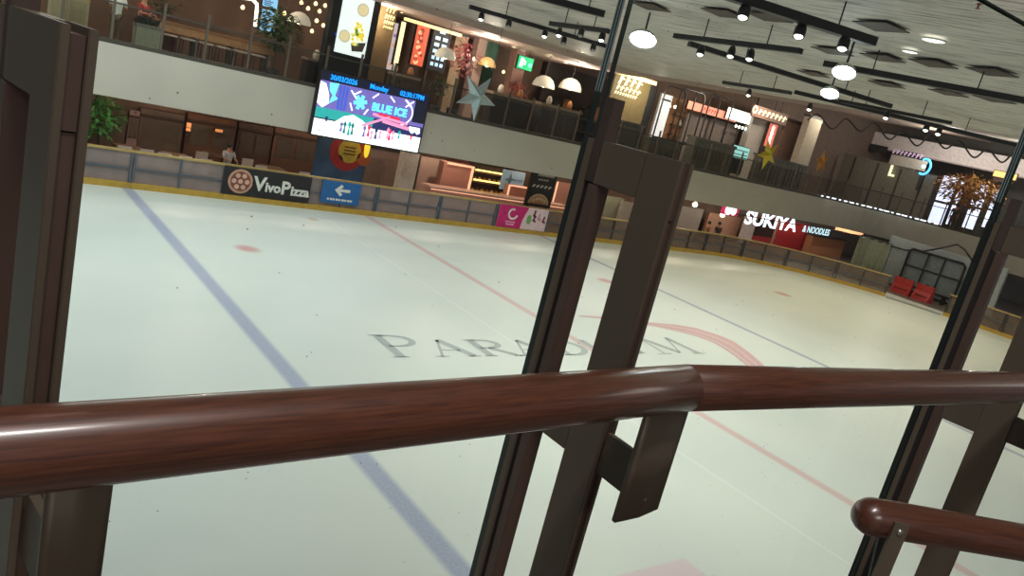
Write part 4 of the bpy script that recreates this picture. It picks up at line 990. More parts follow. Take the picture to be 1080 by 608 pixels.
for px, py in ((706, 112), (712, 113)):
    c = aty(px, py, 28.6); t = thing('pendant_bulb', c, 'small warm bulb in the lit alcove, ' + ('left one' if px == 706 else 'right one'), 'lamp', 'bulbs in the lit alcove'); m_ = MB(); m_.lathe(c, [(0, .1), (.08, .05), (.08, -.04), (0, -.09)], 10); m_.build('bulb', em('bulb_warm', (255, 236, 196), 5), t); m_ = MB(); m_.tube([c + EZ*.1, Vector((c.x, c.y, 7.095))], .012, 5); m_.build('cord', black, t)
F = F_(752, 118, 54, 9, Y=29.6); t = board('lit_fascia', 'glowing coral shop fascia behind the hoop frames', 'sign', F, brownd, em('fascia_coral', (246, 150, 124), 1.2), rim=.02, hang=True)
m_ = MB(); squiggle(m_, F, .25, .3, .62, .5, 6, .013); m_.build('lettering', em('fascia_red', (220, 60, 60), 1.2), t)
for i, (px, w, lb) in enumerate(((731, 22, 'left'), (752, 16, 'middle'), (768, 14, 'right'))):
    F = F_(px, 142 + i*5, w, 42, Y=30.2, z0=FLOOR2); t = thing('wall_panel', F.base, f'{lb} grey wall panel beneath the glowing coral fascia', 'panel', 'grey panels under the coral fascia'); m_ = MB(); F.slab(m_, 0, 1, 0, 1, -.2, 0); m_.build('board', mat('panel_grey', S(146, 134, 128), rough=.6), t); m_ = MB(); F.slab(m_, 0, 1, 0, .08, .001, .03); m_.build('kickboard', greyd, t)
F = F_(781, 123, 30, 13, Y=29.4); t = board('lit_sign', 'bright white blank lit sign right of the coral fascia', 'sign', F, brownd, em('sign_hot', (255, 246, 236), 1.8), rim=.03, hang=True)
m_ = MB()
for k in range(4): F.blob(m_, .45 + .12*k, -.35, .035, -.02, .0, 0, n=8)
m_.build('spot_row', em('bulb_white', (255, 250, 240), 3), t)
c, w, h = rect(794, 117, 6, 8, 29.2)
F = F_(812, 121, 40, 11, Y=28.4); t = thing('letter_sign', F.base, 'cream glowing lettering with round emblem above the yellow star', 'sign')
m_ = MB(); F.slab(m_, .06, 1, -.1, 1.0, -.14, -.02); m_.build('backing', mat('backing_rose', S(150, 116, 104), rough=.6), t)
m_ = MB(); F.text(m_, 'O', .10, .2, 1.0, 0, bold=.02); m_.build('emblem', em('script_cream', (246, 236, 190), 1.5), t)
m_ = MB(); squiggle(m_, F, .2, .2, .98, .55, 7, -.015); m_.build('lettering', em('script_cream', (246, 236, 190), 1.5), t)
F = F_(813, 143, 9, 26, Y=29.0); t = board('lit_board', 'upright red and white lit panel above the yellow star', 'sign', F, brownd, em('panel_red', (226, 110, 96), .8), rim=.03, hang=True)
m_ = MB()
for k in range(4): F.blob(m_, .5, .2 + .2*k, .22, .014, .02, 0, n=8)
m_.build('white_print', em('print_white', (246, 226, 220), .9), t)
pillar(798, 140, 15, 34, 29.2, mat('pillar_pale', S(190, 184, 176), rough=.7), 'short pale pillar left of the red and white lit panel')
F = F_(835, 152, 24, 50, Y=28.8, z0=FLOOR2); t = thing('hoarding', F.base, 'plain brown wall panel right of the yellow star', 'panel'); m_ = MB(); F.slab(m_, 0, 1, 0, 1, -.2, 0); m_.build('board', mat('hoarding_brown', S(120, 92, 78), rough=.7), t); m_ = MB(); F.slab(m_, 0, 1, .95, 1, -.22, .03); m_.build('capping', brownd, t)
pillar(853, 152, 13, 60, 28.0, mat('pillar_cream', S(176, 168, 152), rough=.7), 'cream round-edged pillar between the yellow and the orange star')
for i, (px, py, w, h, Y, c, lb) in enumerate(((700, 160, 34, 24, 26.0, (98, 92, 70), 'dark olive counter behind the railing under the hoop frames'), (752, 166, 44, 34, 26.4, (96, 96, 88), 'grey slatted counter behind the railing left of the yellow star'), (662, 146, 30, 34, 26.6, (76, 78, 76), 'dark counter behind the railing right of the middle post'), (826, 182, 50, 26, 26.2, (92, 88, 82), 'dark counter behind the railing under the yellow star'))):
    F = F_(px, py, w, h, Y, z0=FLOOR2); t = thing('serving_counter', F.base, lb, 'counter'); cm = mat(f'ctr_{i}', S(*c), rough=.5, var=.2)
    m_ = MB(); F.slab(m_, .02, .98, 0, .93, -.6, -.04); m_.build('body', cm, t); m_ = MB(); F.slab(m_, 0, 1, .93, 1, -.64, 0); m_.build('countertop', mat('counter_slab2', S(100, 96, 88), rough=.35), t)
    m_ = MB()
    for k in range(12): F.slab(m_, .04 + .078*k, .08 + .078*k, .06, .88, -.039, -.02)
    m_.build('slats', mat('slat_grey', S(112, 110, 100)), t)
# glowing screen things behind the railing
F = F_(781, 161, 18, 14, Y=27.6); t = board('display_case', 'small bright teal display case behind the railing left of the yellow star', 'display case', F, black, em('case_teal', (150, 210, 206), .9), rim=.04)
m_ = MB(); F.slab(m_, .1, .9, .3, .36, .014, .03); F.slab(m_, .1, .9, .62, .68, .014, .03); m_.build('shelf', black, t)
m_ = MB(); F.slab(m_, .1, .9, -1.2, -.02, -.4, -.05); m_.build('stand', greyd, t)

# ------------------------------------------------------------------ gallery's right end
for i in range(4):
    F = F_(896 + 24*i, 186 + 6.2*i, 25, 46, X=51.6, z0=FLOOR2); lb = ['leftmost', 'second from left', 'second from right', 'rightmost'][i]
    t = thing('hoarding', F.base, f'grey hoarding board behind the right gallery railing, {lb} of four', 'panel', 'grey hoarding boards'); m_ = MB(); F.slab(m_, 0, .985, 0, 1, -.12, 0); m_.build('board', mat('hoarding_grey', S(128, 126, 116), rough=.7), t); m_ = MB(); F.slab(m_, .46, .54, 0, .96, .001, .04); m_.build('batten', greyd, t)
F = F_(941, 181, 7, 13, X=51.5); t = thing('glyph_sign', F.base, 'small cream L shaped sign on the grey hoarding', 'sign'); m_ = MB(); F.slab(m_, .1, .4, .1, 1, 0, .05); F.slab(m_, .4, 1, .1, .26, 0, .05); m_.build('glyph', em('script_cream', (246, 236, 190), 1.5), t)
F = F_(884, 156, 22, 7, X=53.6); t = thing('light_strip', F.base, 'bright white light strip right of the orange star', 'lamp'); m_ = MB(); F.slab(m_, 0, 1, 0, 1, -.05, .05); m_.build('diffuser', em('strip_white', (236, 240, 255), 2.2), t); m_ = MB(); F.slab(m_, -.02, 1.02, 1.0, 1.5, -.1, .06); p = F.P(.5, 1.4, 0); m_.tube([p, Vector((p.x, p.y, ceil_z(p.x) - .21))], .03, 6); m_.build('housing', greyd, t)
F = F_(962, 172, 48, 12, X=52.2); t = thing('letter_sign', F.base, 'pale sign board with mauve lettering beside the glowing blue ring', 'sign'); m_ = MB(); F.slab(m_, 0, .8, 0, .9, -.1, 0); m_.build('board', mat('board_pale', S(190, 182, 172), rough=.6), t); m_ = MB(); squiggle(m_, F, 1.0, .0, .7, .4, 8, 0); m_.build('lettering', em('letter_mauve', (190, 160, 190), .7), t)
F = F_(975, 176, 13, 19, X=51.3); t = thing('ring_sign', F.base, 'glowing blue open ring sign at the right of the gallery', 'sign'); m_ = MB(); R_ = F.h/2
for k in range(22):
    a0 = -2.0 + k*.19; a1 = a0 + .2
    m_.prism([(R_*math.cos(a)*.8*q, R_*math.sin(a)*q) for a, q in ((a0, 1), (a1, 1), (a1, .76), (a0, .76))], F.c, F.u, EZ, F.n*.08)
m_.build('ring', em('ring_blue', (90, 190, 255), 2), t); m_ = MB(); F.blob(m_, .45, .5, .16, 0, .06); m_.build('ring_core', em('ring_pale', (190, 236, 255), 2), t)
m_ = MB(); F.slab(m_, .4, .6, -.9, .1, -.1, -.02); m_.build('stem', greyd, t)
for i, (px, w, h, lb) in enumerate(((994, 17, 56, 'leftmost tall bright white window pane at the right end of the gallery'), (1008, 7, 50, 'narrow bright bluish window pane beside the brown-clothed person'), (1029, 14, 52, 'bright bluish window pane below the golden tree'), (1046, 9, 44, 'rightmost bright window pane below the golden tree'))):
    F = F_(px, 212 + (px-992)*.16, w, h, X=55.0); t = board('bright_window', lb, 'window', F, greyd, em('window_blue', (214, 220, 255), 1.6), rim=.06); m_ = MB(); F.slab(m_, 0, 1, .45, .5, .013, .04); m_.build('glazing_bar', greyd, t)
F = F_(1060, 185, 26, 8, X=54.0); t = board('lit_fascia', 'warm orange lit fascia at the far right of the gallery', 'sign', F, brownd, em('fascia_amber', (255, 190, 110), 1.2), rim=.05); m_ = MB(); F.slab(m_, .1, .9, -.5, -.1, -.05, 0); m_.build('soffit_strip', brownd, t)
F = F_(990, 160, 222, 17, X=55.5); 
t = thing('bulkhead', F.base, 'pale lilac bulkhead band above the grey hoarding, behind the looping garland', 'bulkhead'); m_ = MB(); F.slab(m_, 0, 1, 0, 1, -.5, 0); m_.build('band', mat('bulkhead_lilac', S(226, 214, 214), rough=.7), t); m_ = MB(); F.slab(m_, 0, 1, -.08, 0, -.5, .03); m_.build('edge_strip', mat('edge_lilac', S(176, 160, 160)), t)
for i, (px, py) in enumerate(((926, 151), (958, 158))):
    F = F_(px, py + 6, 18, 8, X=55.3); t = board('wall_vent', 'dark grille under the lilac bulkhead, ' + ('left one' if i == 0 else 'right one'), 'vent', F, black, greyd, 'dark grilles under the bulkhead'); m_ = MB()
    for k in range(5): F.slab(m_, .05, .95, .1 + .18*k, .16 + .18*k, .013, .03)
    m_.build('louvre', black, t)
# string of small white lights along the gallery curb
t = thing('light_string', fpath(56)[0] + EZ*3.962, 'string of small white lights along the curb of the right gallery', 'light string')
prev = None; pts = []; k = 0
for i in range(400):
    q0, n0 = fpath(46 + i*.06); px = proj(q0 + EZ*3.98).x
    if not 866 < px < 990: continue
    pts.append(q0 + EZ*3.968 - n0*.07)
    if prev is None or abs(px - prev) > 5.8:
        prev = px; a = q0 - n0*.07 + EZ*3.975; tg = Vector((n0.y, -n0.x, 0)); L_ = .06 + .05*(k % 3); k += 1
        MB().bar(a - tg*L_, a + tg*L_, .06, .06).build('bulb', em('bulb_cold', (240, 244, 255), 2.2), t)
MB().tube(pts[::6], .012, 5).build('wire', black, t)
# looping garland
pts = []; rnd = random.Random(2)
for i in range(97):
    u = i/96; px = 852 + 224*u; py = 117 + 46*u + 6 + 6*math.sin(u*2*PI*7.5 + 2.5) + 2*math.sin(u*17)
    pts.append(aty(px, py, 22.5 - 11*u))
tag(MB().tube(pts, .035, 6).build('garland', black), 'thin black looping garland strung below the ceiling tracks', 'garland')
#==PART5==
# ------------------------------------------------------------------ under the gallery, left part
F = F_(361, 167, 52, 52, Y=25.9, z0=0)
t = thing('advert_board', F.base, 'blue advert board with red and yellow discs below the LED screen', 'sign')
m_ = MB(); F.slab(m_, 0, 1, 0, 1, -.25, 0); m_.build('board', mat('advert_blue', S(62, 88, 120), rough=.55, var=.3, scale=1.5), t)
m_ = MB(); F.blob(m_, .58, .74, .36, .001, .012, 0, 24); F.blob(m_, .62, .76, .23, .013, .02, 1, 24)
for k in range(3): F.slab(m_, .5, .74, .70 + .05*k, .725 + .05*k, .021, .025, 2)
F.blob(m_, .93, .68, .14, .013, .02, 3, 16); F.blob(m_, .42, .6, .1, .013, .02, 0, 14)
m_.build('printed_discs', [mat('print_red', S(176, 44, 44)), mat('print_yellow', S(206, 176, 62)), mat('print_brown', S(110, 80, 40)), mat('print_orange', S(196, 100, 50))], t)
F = F_(388, 156, 5, 22, Y=25.6); t = thing('lit_disc', F.base, 'upright yellow lit oval sign edge right of the blue advert board', 'sign'); m_ = MB(); F.poly(m_, [(.5 + .5*math.cos(a*.349), .5 + .5*math.sin(a*.349)) for a in range(18)], -.08, 0); m_.build('face', em('disc_yellow', (240, 204, 50), 1.0), t); m_ = MB(); m_.tube([F.P(.5, 1, -.04), Vector((F.c.x, F.c.y+.04, 3.395))], .02, 6); m_.build('hanger', black, t)
warm_wall = mat('partition_pink', S(186, 156, 144), rough=.5, var=.06)
F = F_(404, 180, 44, 46, Y=27.6, z0=0); t = thing('partition', F.base, 'brownish frosted partition behind the barrier left of the white pillar', 'partition'); m_ = MB(); F.slab(m_, 0, 1, 0, 1, -.15, 0); m_.build('panel', mat('partition_brown', S(142, 116, 106), rough=.5), t)
m_ = MB(); F.slab(m_, 0, 1, .97, 1.0, -.2, .05); m_.build('top_trim', dark, t)
pillar(431, 184, 15, 50, 26.6, mat('pillar_white', S(206, 196, 188), rough=.6), 'wide white pillar under the gallery between partition and pink counter', z0=0)
F = F_(453, 190, 28, 46, Y=27.5, z0=0); t = thing('partition', F.base, 'pale pink partition between the white pillar and the pink counter', 'partition'); m_ = MB(); F.slab(m_, 0, 1, 0, 1, -.15, 0); m_.build('panel', warm_wall, t); m_ = MB(); F.slab(m_, -.02, .02, 0, 1, -.16, .03); m_.build('edge_trim', greyd, t)
for i, (px, py, w, h, c) in enumerate(((120, 135, 26, 40, (88, 66, 50)), (140, 140, 11, 46, (150, 118, 116)), (170, 138, 46, 40, (96, 76, 66)), (222, 146, 52, 44, (104, 66, 44)), (268, 152, 36, 40, (84, 56, 42)), (310, 158, 44, 40, (108, 72, 56)))):
    lb = ['dim brown shop front beside the bright green shrub', 'mauve pillar-like shop panel right of the green shrub', 'dim greyish shop front behind the pale chairs', 'warm wooden shop front behind the seated grey-shirted person', 'dark shop front between two warm wooden fronts under the gallery', 'brown shop front left of the blue advert board'][i]
    F = F_(px, py, w, h, Y=28.9, z0=0); t = thing('shop_unit', F.base, lb, 'shop front')
    m_ = MB(); F.slab(m_, 0, 1, 0, 1, -.4, -.02); m_.build('front', mat(f'front_low_{i}', S(*c), rough=.6, var=.3, scale=1.2), t)
    m_ = MB(); F.slab(m_, 0, 1, .86, .9, -.019, .05); m_.build('fascia_strip', brownd, t)
    for k in range(2): m_ = MB(); F.slab(m_, .08 + .46*k, .46 + .46*k, .42, .82, -.019, .0); m_.build('window', mat('dim_window', S(96, 82, 72), rough=.25), t)
for px, py, w, h, n_ in ((199, 134, 6, 10, 'left'), (231, 138, 9, 4, 'right')):
    F = F_(px, py, w, h, Y=28.6); t = board('lit_shelf', f'small glowing orange shelf under the gallery, {n_} of two', 'shelf', F, brownd, em('glow_orange', (236, 150, 90), .9), 'glowing orange shelves', hang=False, rim=.02); m_ = MB(); F.slab(m_, .1, .9, .4, .46, .013, .04); m_.build('shelf_edge', brownd, t); m_ = MB(); F.slab(m_, .2, .8, -.6, 0, -.1, -.03); m_.build('bracket', brownd, t)
c = aty(206, 121, 26.5); t = thing('downlight', (c.x, 26.5, 3.3), 'bright warm downlight under the left part of the gallery', 'lamp'); m_ = MB(); m_.lathe((c.x, 26.5, 2.42), [(0, 0), (.16, 0), (.16, .08), (0, .08)], 14); m_.build('lens', em('bulb_warm', (255, 236, 196), 5), t); m_ = MB(); m_.tube([(c.x, 26.5, 2.5), (c.x, 26.5, 3.395)], .03, 6); m_.build('stem', black, t)

# snack counter
lit_edge = em('edge_peach', (255, 186, 150), 1.1)
counter_pink = mat('counter_pink', S(206, 148, 132), rough=.5, var=.05)
F = F_(530, 222, 150, 46, Y=25.6); F = Face(530, 221, 146, 26, Y=25.6, z0=0)
t = thing('snack_counter', F.base, 'long pink snack counter with glowing edges behind the barrier', 'counter')
m_ = MB(); F.slab(m_, 0, 1, 0, .93, -.7, 0); m_.build('body', counter_pink, t)
m_ = MB(); F.slab(m_, -.005, 1.005, .93, 1.0, -.72, .02); m_.build('countertop', mat('counter_top_pink', S(216, 170, 154), rough=.35), t)
m_ = MB(); F.slab(m_, 0, 1, .9, .925, .001, .02); m_.build('glowing_edge', lit_edge, t)
F = Face(480, 196, 32, 46, Y=26.6, z0=0); t = thing('counter_pier', F.base, 'tall pink pier at the left end of the snack counter', 'pier'); m_ = MB(); F.slab(m_, 0, 1, 0, 1, -.4, 0); m_.build('pier', counter_pink, t); m_ = MB(); F.slab(m_, .92, .99, 0, 1, .001, .03); F.slab(m_, .1, .92, .965, 1, .001, .03); m_.build('glowing_edge', lit_edge, t)
F = Face(544, 208, 20, 24, Y=26.5, z0=0); t = thing('counter_pier', F.base, 'lower pink pier with glowing outline between display case and black menu board', 'pier'); m_ = MB(); F.slab(m_, 0, 1, 0, 1, -.3, 0); m_.build('pier', counter_pink, t); m_ = MB(); F.slab(m_, .0, .08, 0, 1, .001, .03); F.slab(m_, .08, 1, .965, 1, .001, .03); m_.build('glowing_edge', lit_edge, t)
F = Face(518, 192, 40, 40, Y=27.4); t = thing('display_shelves', F.base, 'yellow lit display shelves behind the pink snack counter', 'display case')
m_ = MB(); F.slab(m_, 0, 1, 0, 1, -.4, -.3); F.slab(m_, -.03, 0, -1.1, 1, -.4, 0); F.slab(m_, 1, 1.03, -1.1, 1, -.4, 0); F.slab(m_, 0, 1, 1, 1.05, -.4, 0); m_.build('case', mat('case_brown', S(66, 46, 34)), t)
for k, v in enumerate((.12, .42, .68)): m_ = MB(); F.slab(m_, .02, .98, v, v+.05, -.3, -.02); m_.build('shelf', woodt, t); m_ = MB(); F.slab(m_, .05, .95, v+.05, v+.09, -.05, -.02); m_.build('shelf_light', em('shelf_yellow', (255, 222, 130), 2.2), t)
for k in range(14):
    r_ = k // 7; cx = .1 + .13*(k % 7); v = (.17, .47)[r_]; p = F.P(cx, v + .02, -.14)
    tag(MB().lathe(p, [(0, 0), (.07, 0), (.085, .06), (.06, .12), (0, .13)], 9).build('pastry', (mat('pastry_gold', S(206, 158, 84)), mat('pastry_brown', S(150, 96, 56)))[k % 2]), f"{('golden', 'brown')[k % 2]} pastry on the {('lower', 'upper')[r_]} display shelf, {ords[k % 7]} from the left", 'pastry', 'pastries on the lit display shelves')
F = Face(541, 191, 23, 21, Y=26.9); t = thing('panel_sign', F.base, 'pale blue picture sign left of the black menu board', 'sign'); m_ = MB(); F.slab(m_, 0, 1, 0, 1, -.08, 0); m_.build('face', mat('sign_paleblue', S(146, 170, 186), rough=.5, var=.12, scale=3, emit=.25), t)
m_ = MB(); F.poly(m_, [(.1, .5), (.3, .62), (.34, .9), (.42, .62), (.6, .56), (.42, .48), (.36, .15), (.28, .46)], .001, .012); squiggle(m_, F, .45, .55, .95, .16, 4, .001); m_.build('drawing', mat('sign_slate', S(84, 110, 130)), t); m_ = MB(); m_.tube([F.P(.5, 1, -.04), F.P(.5, 1, -.04)*1 + EZ*1.0], .02, 6); m_.build('hanger', black, t)
F = Face(571, 200, 27, 40, Y=25.4, z0=.9); t = thing('menu_board', F.base, 'tall black menu board with white chalk lettering and pizza picture', 'sign')
m_ = MB(); F.slab(m_, 0, 1, 0, 1, -.08, 0); m_.build('board', blackb, t)
m_ = MB(); squiggle(m_, F, .84, .25, .9, .06, 7, .001); squiggle(m_, F, .72, .3, .7, .05, 4, .001); squiggle(m_, F, .52, .12, .9, .08, 5, .001); m_.build('chalk_lettering', mat('chalk_white', S(206, 200, 190)), t)
m_ = MB(); F.poly(m_, [(.5 + .4*math.cos(PI*k/16), .08 + .28*math.sin(PI*k/16)) for k in range(17)], .001, .012, 0); F.poly(m_, [(.5 + .33*math.cos(PI*k/16), .08 + .23*math.sin(PI*k/16)) for k in range(17)], .013, .02, 1)
for k in range(5): F.blob(m_, .28 + .11*k, .14 + .09*math.sin(PI*(k+.5)/5), .05, .021, .026, 2, 8)
m_.build('pizza_picture', [mat('crust_tan', S(190, 160, 124)), mat('cheese_tan', S(170, 120, 84)), mat('topping_tan', S(206, 180, 150))], t)
m_ = MB(); F.slab(m_, .1, .16, -.85, 0, -.06, -.02); F.slab(m_, .84, .9, -.85, 0, -.06, -.02); m_.build('leg', black, t)
F = Face(594, 208, 20, 30, Y=27.2, z0=0); t = thing('partition', F.base, 'pink partition right of the black menu board', 'partition'); m_ = MB(); F.slab(m_, 0, 1, 0, 1, -.15, 0); m_.build('panel', counter_pink, t); m_ = MB(); F.slab(m_, 0, .06, 0, 1, .001, .03); m_.build('glowing_edge', lit_edge, t)

# ------------------------------------------------------------------ under the gallery, right part
greyg = mat('pale_grey_panel', S(168, 160, 152), rough=.5, var=.06)
for i, (px, py, w, h, Y, m0, lb) in enumerate(((640, 222, 30, 30, 27.6, mat('sage_panel', S(150, 150, 130), rough=.6), 'sage wall panel seen through the slot of the middle post'), (664, 228, 20, 28, 27.2, greyg, 'pale grey wall panel just left of the hanging bulbs'), (722, 232, 34, 28, 28.4, greyg, 'pale grey wall panel behind the two hanging bulbs'), (762, 240, 34, 26, 28.6, mat('salmon_panel', S(196, 150, 124), rough=.6), 'salmon lit wall panel left of the glowing restaurant lettering'))):
    F = F_(px, py, w, h, Y, z0=0); t = thing('wall_panel', F.base, lb, 'panel'); m_ = MB(); F.slab(m_, 0, 1, 0, 1, -.2, 0); m_.build('board', m0, t); m_ = MB(); F.slab(m_, 0, 1, 0, .06, .001, .03); m_.build('kickboard', greyd, t)
for px, py, n_ in ((733, 216, 'left'), (762, 227, 'right')):
    c = aty(px, py, 25.9); t = thing('pendant_bulb', c, f'glowing bulb under the gallery left of the restaurant lettering, {n_} one', 'lamp', 'bulbs under the gallery'); m_ = MB(); m_.lathe(c, [(0, .16), (.05, .13), (.14, .02), (.12, -.08), (0, -.13)], 12); m_.build('bulb', em('bulb_warm', (255, 236, 196), 5), t); m_ = MB(); m_.tube([c + EZ*.14, Vector((c.x, c.y, 3.395))], .02, 6); m_.build('cord', black, t)
F = Face(824, 248, 66, 30, Y=28.2, z0=0)
t = thing('restaurant_front', F.base, 'red restaurant front below the glowing white lettering', 'shop front')
m_ = MB(); F.slab(m_, .0, .9, 0, 1, -.3, 0); m_.build('red_wall', mat('wall_red', S(176, 34, 38), rough=.5, var=.12), t)
m_ = MB(); F.slab(m_, .06, .36, .35, .95, .001, .02); m_.build('window', mat('dusk_window', S(70, 48, 46), rough=.2), t); m_ = MB(); F.slab(m_, .36, .40, 0, 1, .001, .06); F.slab(m_, .0, .05, 0, 1, .001, .06); m_.build('frame', mat('frame_salmon', S(176, 120, 96)), t)
F = Face(790, 242, 11, 27, Y=27.8, z0=0); t = thing('wall_panel', F.base, 'narrow whitish panel at the left edge of the red restaurant front', 'panel'); m_ = MB(); F.slab(m_, 0, 1, 0, 1, -.2, 0); m_.build('board', mat('panel_whitish', S(206, 188, 182)), t); m_ = MB(); F.slab(m_, 0, 1, 0, .06, .001, .02); m_.build('kickboard', greyd, t)
LS = Face(818, 233, 68, 13, Y=25.7)
t = thing('letter_sign', LS.base, 'big glowing white restaurant lettering hung under the right part of the gallery', 'sign')
hot = em('letter_hot', (236, 240, 255), 2.2)
m_ = MB(); LS.slab(m_, -.28, 1.6, 1.3, 1.45, -.1, -.03)
for u in (-.1, .5, 1.2):
    p = LS.P(u, 1.4, -.06); m_.tube([p, Vector((p.x, p.y, 3.395))], .03, 6)
m_.build('hanging_bar', black, t)
m_ = MB(); LS.text(m_, 'SUKIYA', .45, -.12, 1.5, 0, bold=.03, sx=1.45); m_.build('lettering', hot, t)['label'] = 'large glowing letters'
m_ = MB(); LS.slab(m_, -.1, .9, .46, .53, .008, .03); m_.build('front_bar', black, t)
m_ = MB(); LS.text(m_, '& NOODLES', 1.2, -.02, .78, 0, bold=.01, sx=1.0); m_.build('small_lettering', em('letter_cool', (196, 226, 240), 1.4), t)
PS = Face(771, 222, 17, 11, Y=25.7); m_ = MB(); PS.slab(m_, 0, 1, 0, 1, -.1, -.01); m_.build('magenta_box', em('box_magenta', (200, 40, 90), .8), t)
m_ = MB(); PS.blob(m_, .35, .5, .2, 0, .02, n=10); PS.blob(m_, .68, .45, .16, 0, .02, n=10); m_.build('emblem', hot, t)
F = Face(872, 262, 34, 24, Y=27.6, z0=0); t = thing('serving_counter', F.base, 'warm brown counter right of the red restaurant front', 'counter'); m_ = MB(); F.slab(m_, 0, 1, 0, .93, -.5, 0); m_.build('body', mat('counter_warm', S(166, 110, 76), rough=.5), t); m_ = MB(); F.slab(m_, -.01, 1.01, .93, 1, -.52, .03); m_.build('countertop', greyd, t)
F = Face(896, 244, 30, 5, Y=26.2); t = board('lit_fascia', 'small orange lit strip right of the noodle lettering', 'sign', F, brownd, em('fascia_peach', (255, 180, 130), 1.2), rim=.02); m_ = MB(); p = F.P(.5, 1, -.06); m_.tube([p, Vector((p.x, p.y, 3.395))], .03, 6); m_.build('hanger', black, t)
# tarpaulin, barriers, glazed frame and panel at the gate
F = F_(916, 274, 34, 48, X=43.4, z0=0); F.h = min(F.h, 2.35); F.c.z = F.h/2
t = thing('tarpaulin', F.base, 'pale green tarpaulin screen on a frame left of the open gate', 'tarpaulin')
m_ = MB(); n = 30; vs = []
for i in range(n+1):
    o = .09*math.sin(i*1.1) + .05*math.sin(i*2.7)
    vs += [F.P(i/n, 0, o), F.P(i/n, 1 - .04*abs(math.sin(i*.4)), o*.4), F.P(i/n, 1 - .04*abs(math.sin(i*.4)), o*.4-.02), F.P(i/n, 0, o-.02)]
fs = []
for i in range(n):
    for k in range(4): fs.append((4*i+k, 4*i+(k+1) % 4, 4*i+4+(k+1) % 4, 4*i+4+k))
m_.add(vs, fs, 0, True); m_.build('sheet', mat('tarp_green', S(150, 156, 132), rough=.7, var=.12), t)
m_ = MB()
for u in (0, .5, 1): m_.tube([F.P(u, 0, -.12), F.P(u, 1, -.12)], .03, 6)
m_.tube([F.P(0, 1, -.12), F.P(1, 1, -.12)], .03, 6); m_.build('frame', steelblue, t)
t = thing('partition', (44.9, 18.9, 0), 'blue-grey wall-high panel behind the red barriers at the open gate', 'partition')
m_ = MB(); m_.box((44.9, 15.6, 0), (45.1, 22.0, 2.75)); m_.build('panel', mat('panel_bluegrey', S(196, 206, 212), rough=.5, var=.08), t); m_ = MB(); m_.box((44.87, 15.6, 0), (44.895, 22.0, .12)); m_.build('kickboard', greyd, t)
t = thing('glazed_frame', (43.9, 18.75, .0), 'dark framed glazed case with rounded corners behind the red barriers', 'frame')
m_ = MB(); pts = [(17.35, .45), (17.2, .6), (17.2, 2.28), (17.35, 2.42), (20.1, 2.42), (20.25, 2.28), (20.25, .6), (20.1, .45)]
P3 = [Vector((43.9, y, z)) for y, z in pts]; m_.tube(P3 + [P3[0], P3[1]], .07, 6); m_.tube([(43.9, 18.3, .45), (43.9, 18.3, 2.42)], .05, 6); m_.tube([(43.9, 19.2, .45), (43.9, 19.2, 2.42)], .04, 6); m_.tube([(43.9, 17.2, 1.5), (43.9, 20.25, 1.5)], .04, 6); m_.build('frame', black, t)
m_ = MB(); m_.box((44.0, 17.25, .5), (44.05, 20.2, 2.38)); m_.build('panel', mat('glazing_grey', S(120, 132, 138), rough=.2), t)
m_ = MB(); m_.box((43.86, 17.6, 0), (44.1, 17.75, .45)); m_.box((43.86, 19.7, 0), (44.1, 19.85, .45)); m_.build('foot', black, t)
redp = mat('barrier_red', S(176, 40, 36), rough=.4)
rb = None
for i, (y, lb) in enumerate(((19.4, 'left red plastic water-filled barrier standing at the open gate'), (18.2, 'right red plastic water-filled barrier standing at the open gate'))):
    if rb is None:
        rb = t = thing('plastic_barrier', (42.7, y, 0), lb, 'barrier', 'red plastic barriers')
        m_ = MB(); m_.prism([(-.26, 0), (.26, 0), (.22, .2), (.1, .5), (.08, .86), (-.08, .86), (-.1, .5), (-.22, .2)], (0, -.5, 0), EX, EZ, (0, 1.0, 0)); m_.build('body', redp, t, local=True)
        m_ = MB(); m_.box((-.235, -.36, .24), (-.1, .36, .30)); m_.build('hand_hole', mat('hole_red', S(96, 20, 20)), t, local=True)
        m_ = MB(); m_.lathe((0, 0, .86), [(.09, 0), (.09, .05), (0, .05)], 12); m_.build('fill_cap', black, t, local=True)
    else: t = dup(rb, loc=(42.7, y, 0), label=lb)
    t.rotation_euler = (0, 0, .12 - .3*i)
F = F_(1002, 253, 6, 6, X=48.2); t = thing('wall_speaker', F.base, 'small dark box speaker on the fascia near the right post', 'speaker'); m_ = MB(); F.slab(m_, 0, 1, 0, 1, -.3, 0); m_.build('casing', black, t); m_ = MB(); F.blob(m_, .5, .5, .35, .001, .02); m_.build('grille', greyd, t)
pts = [atx(x, y, 45.5 - .012*(x-880)) for x, y in ((868, 241), (885, 244), (905, 249), (930, 257), (955, 264), (975, 265), (992, 262), (1010, 258), (1018, 264), (1026, 276), (1040, 282))]
tag(MB().tube(pts, .045, 6).build('cable', black), 'thick black cable sagging under the gallery above the open gate', 'cable')

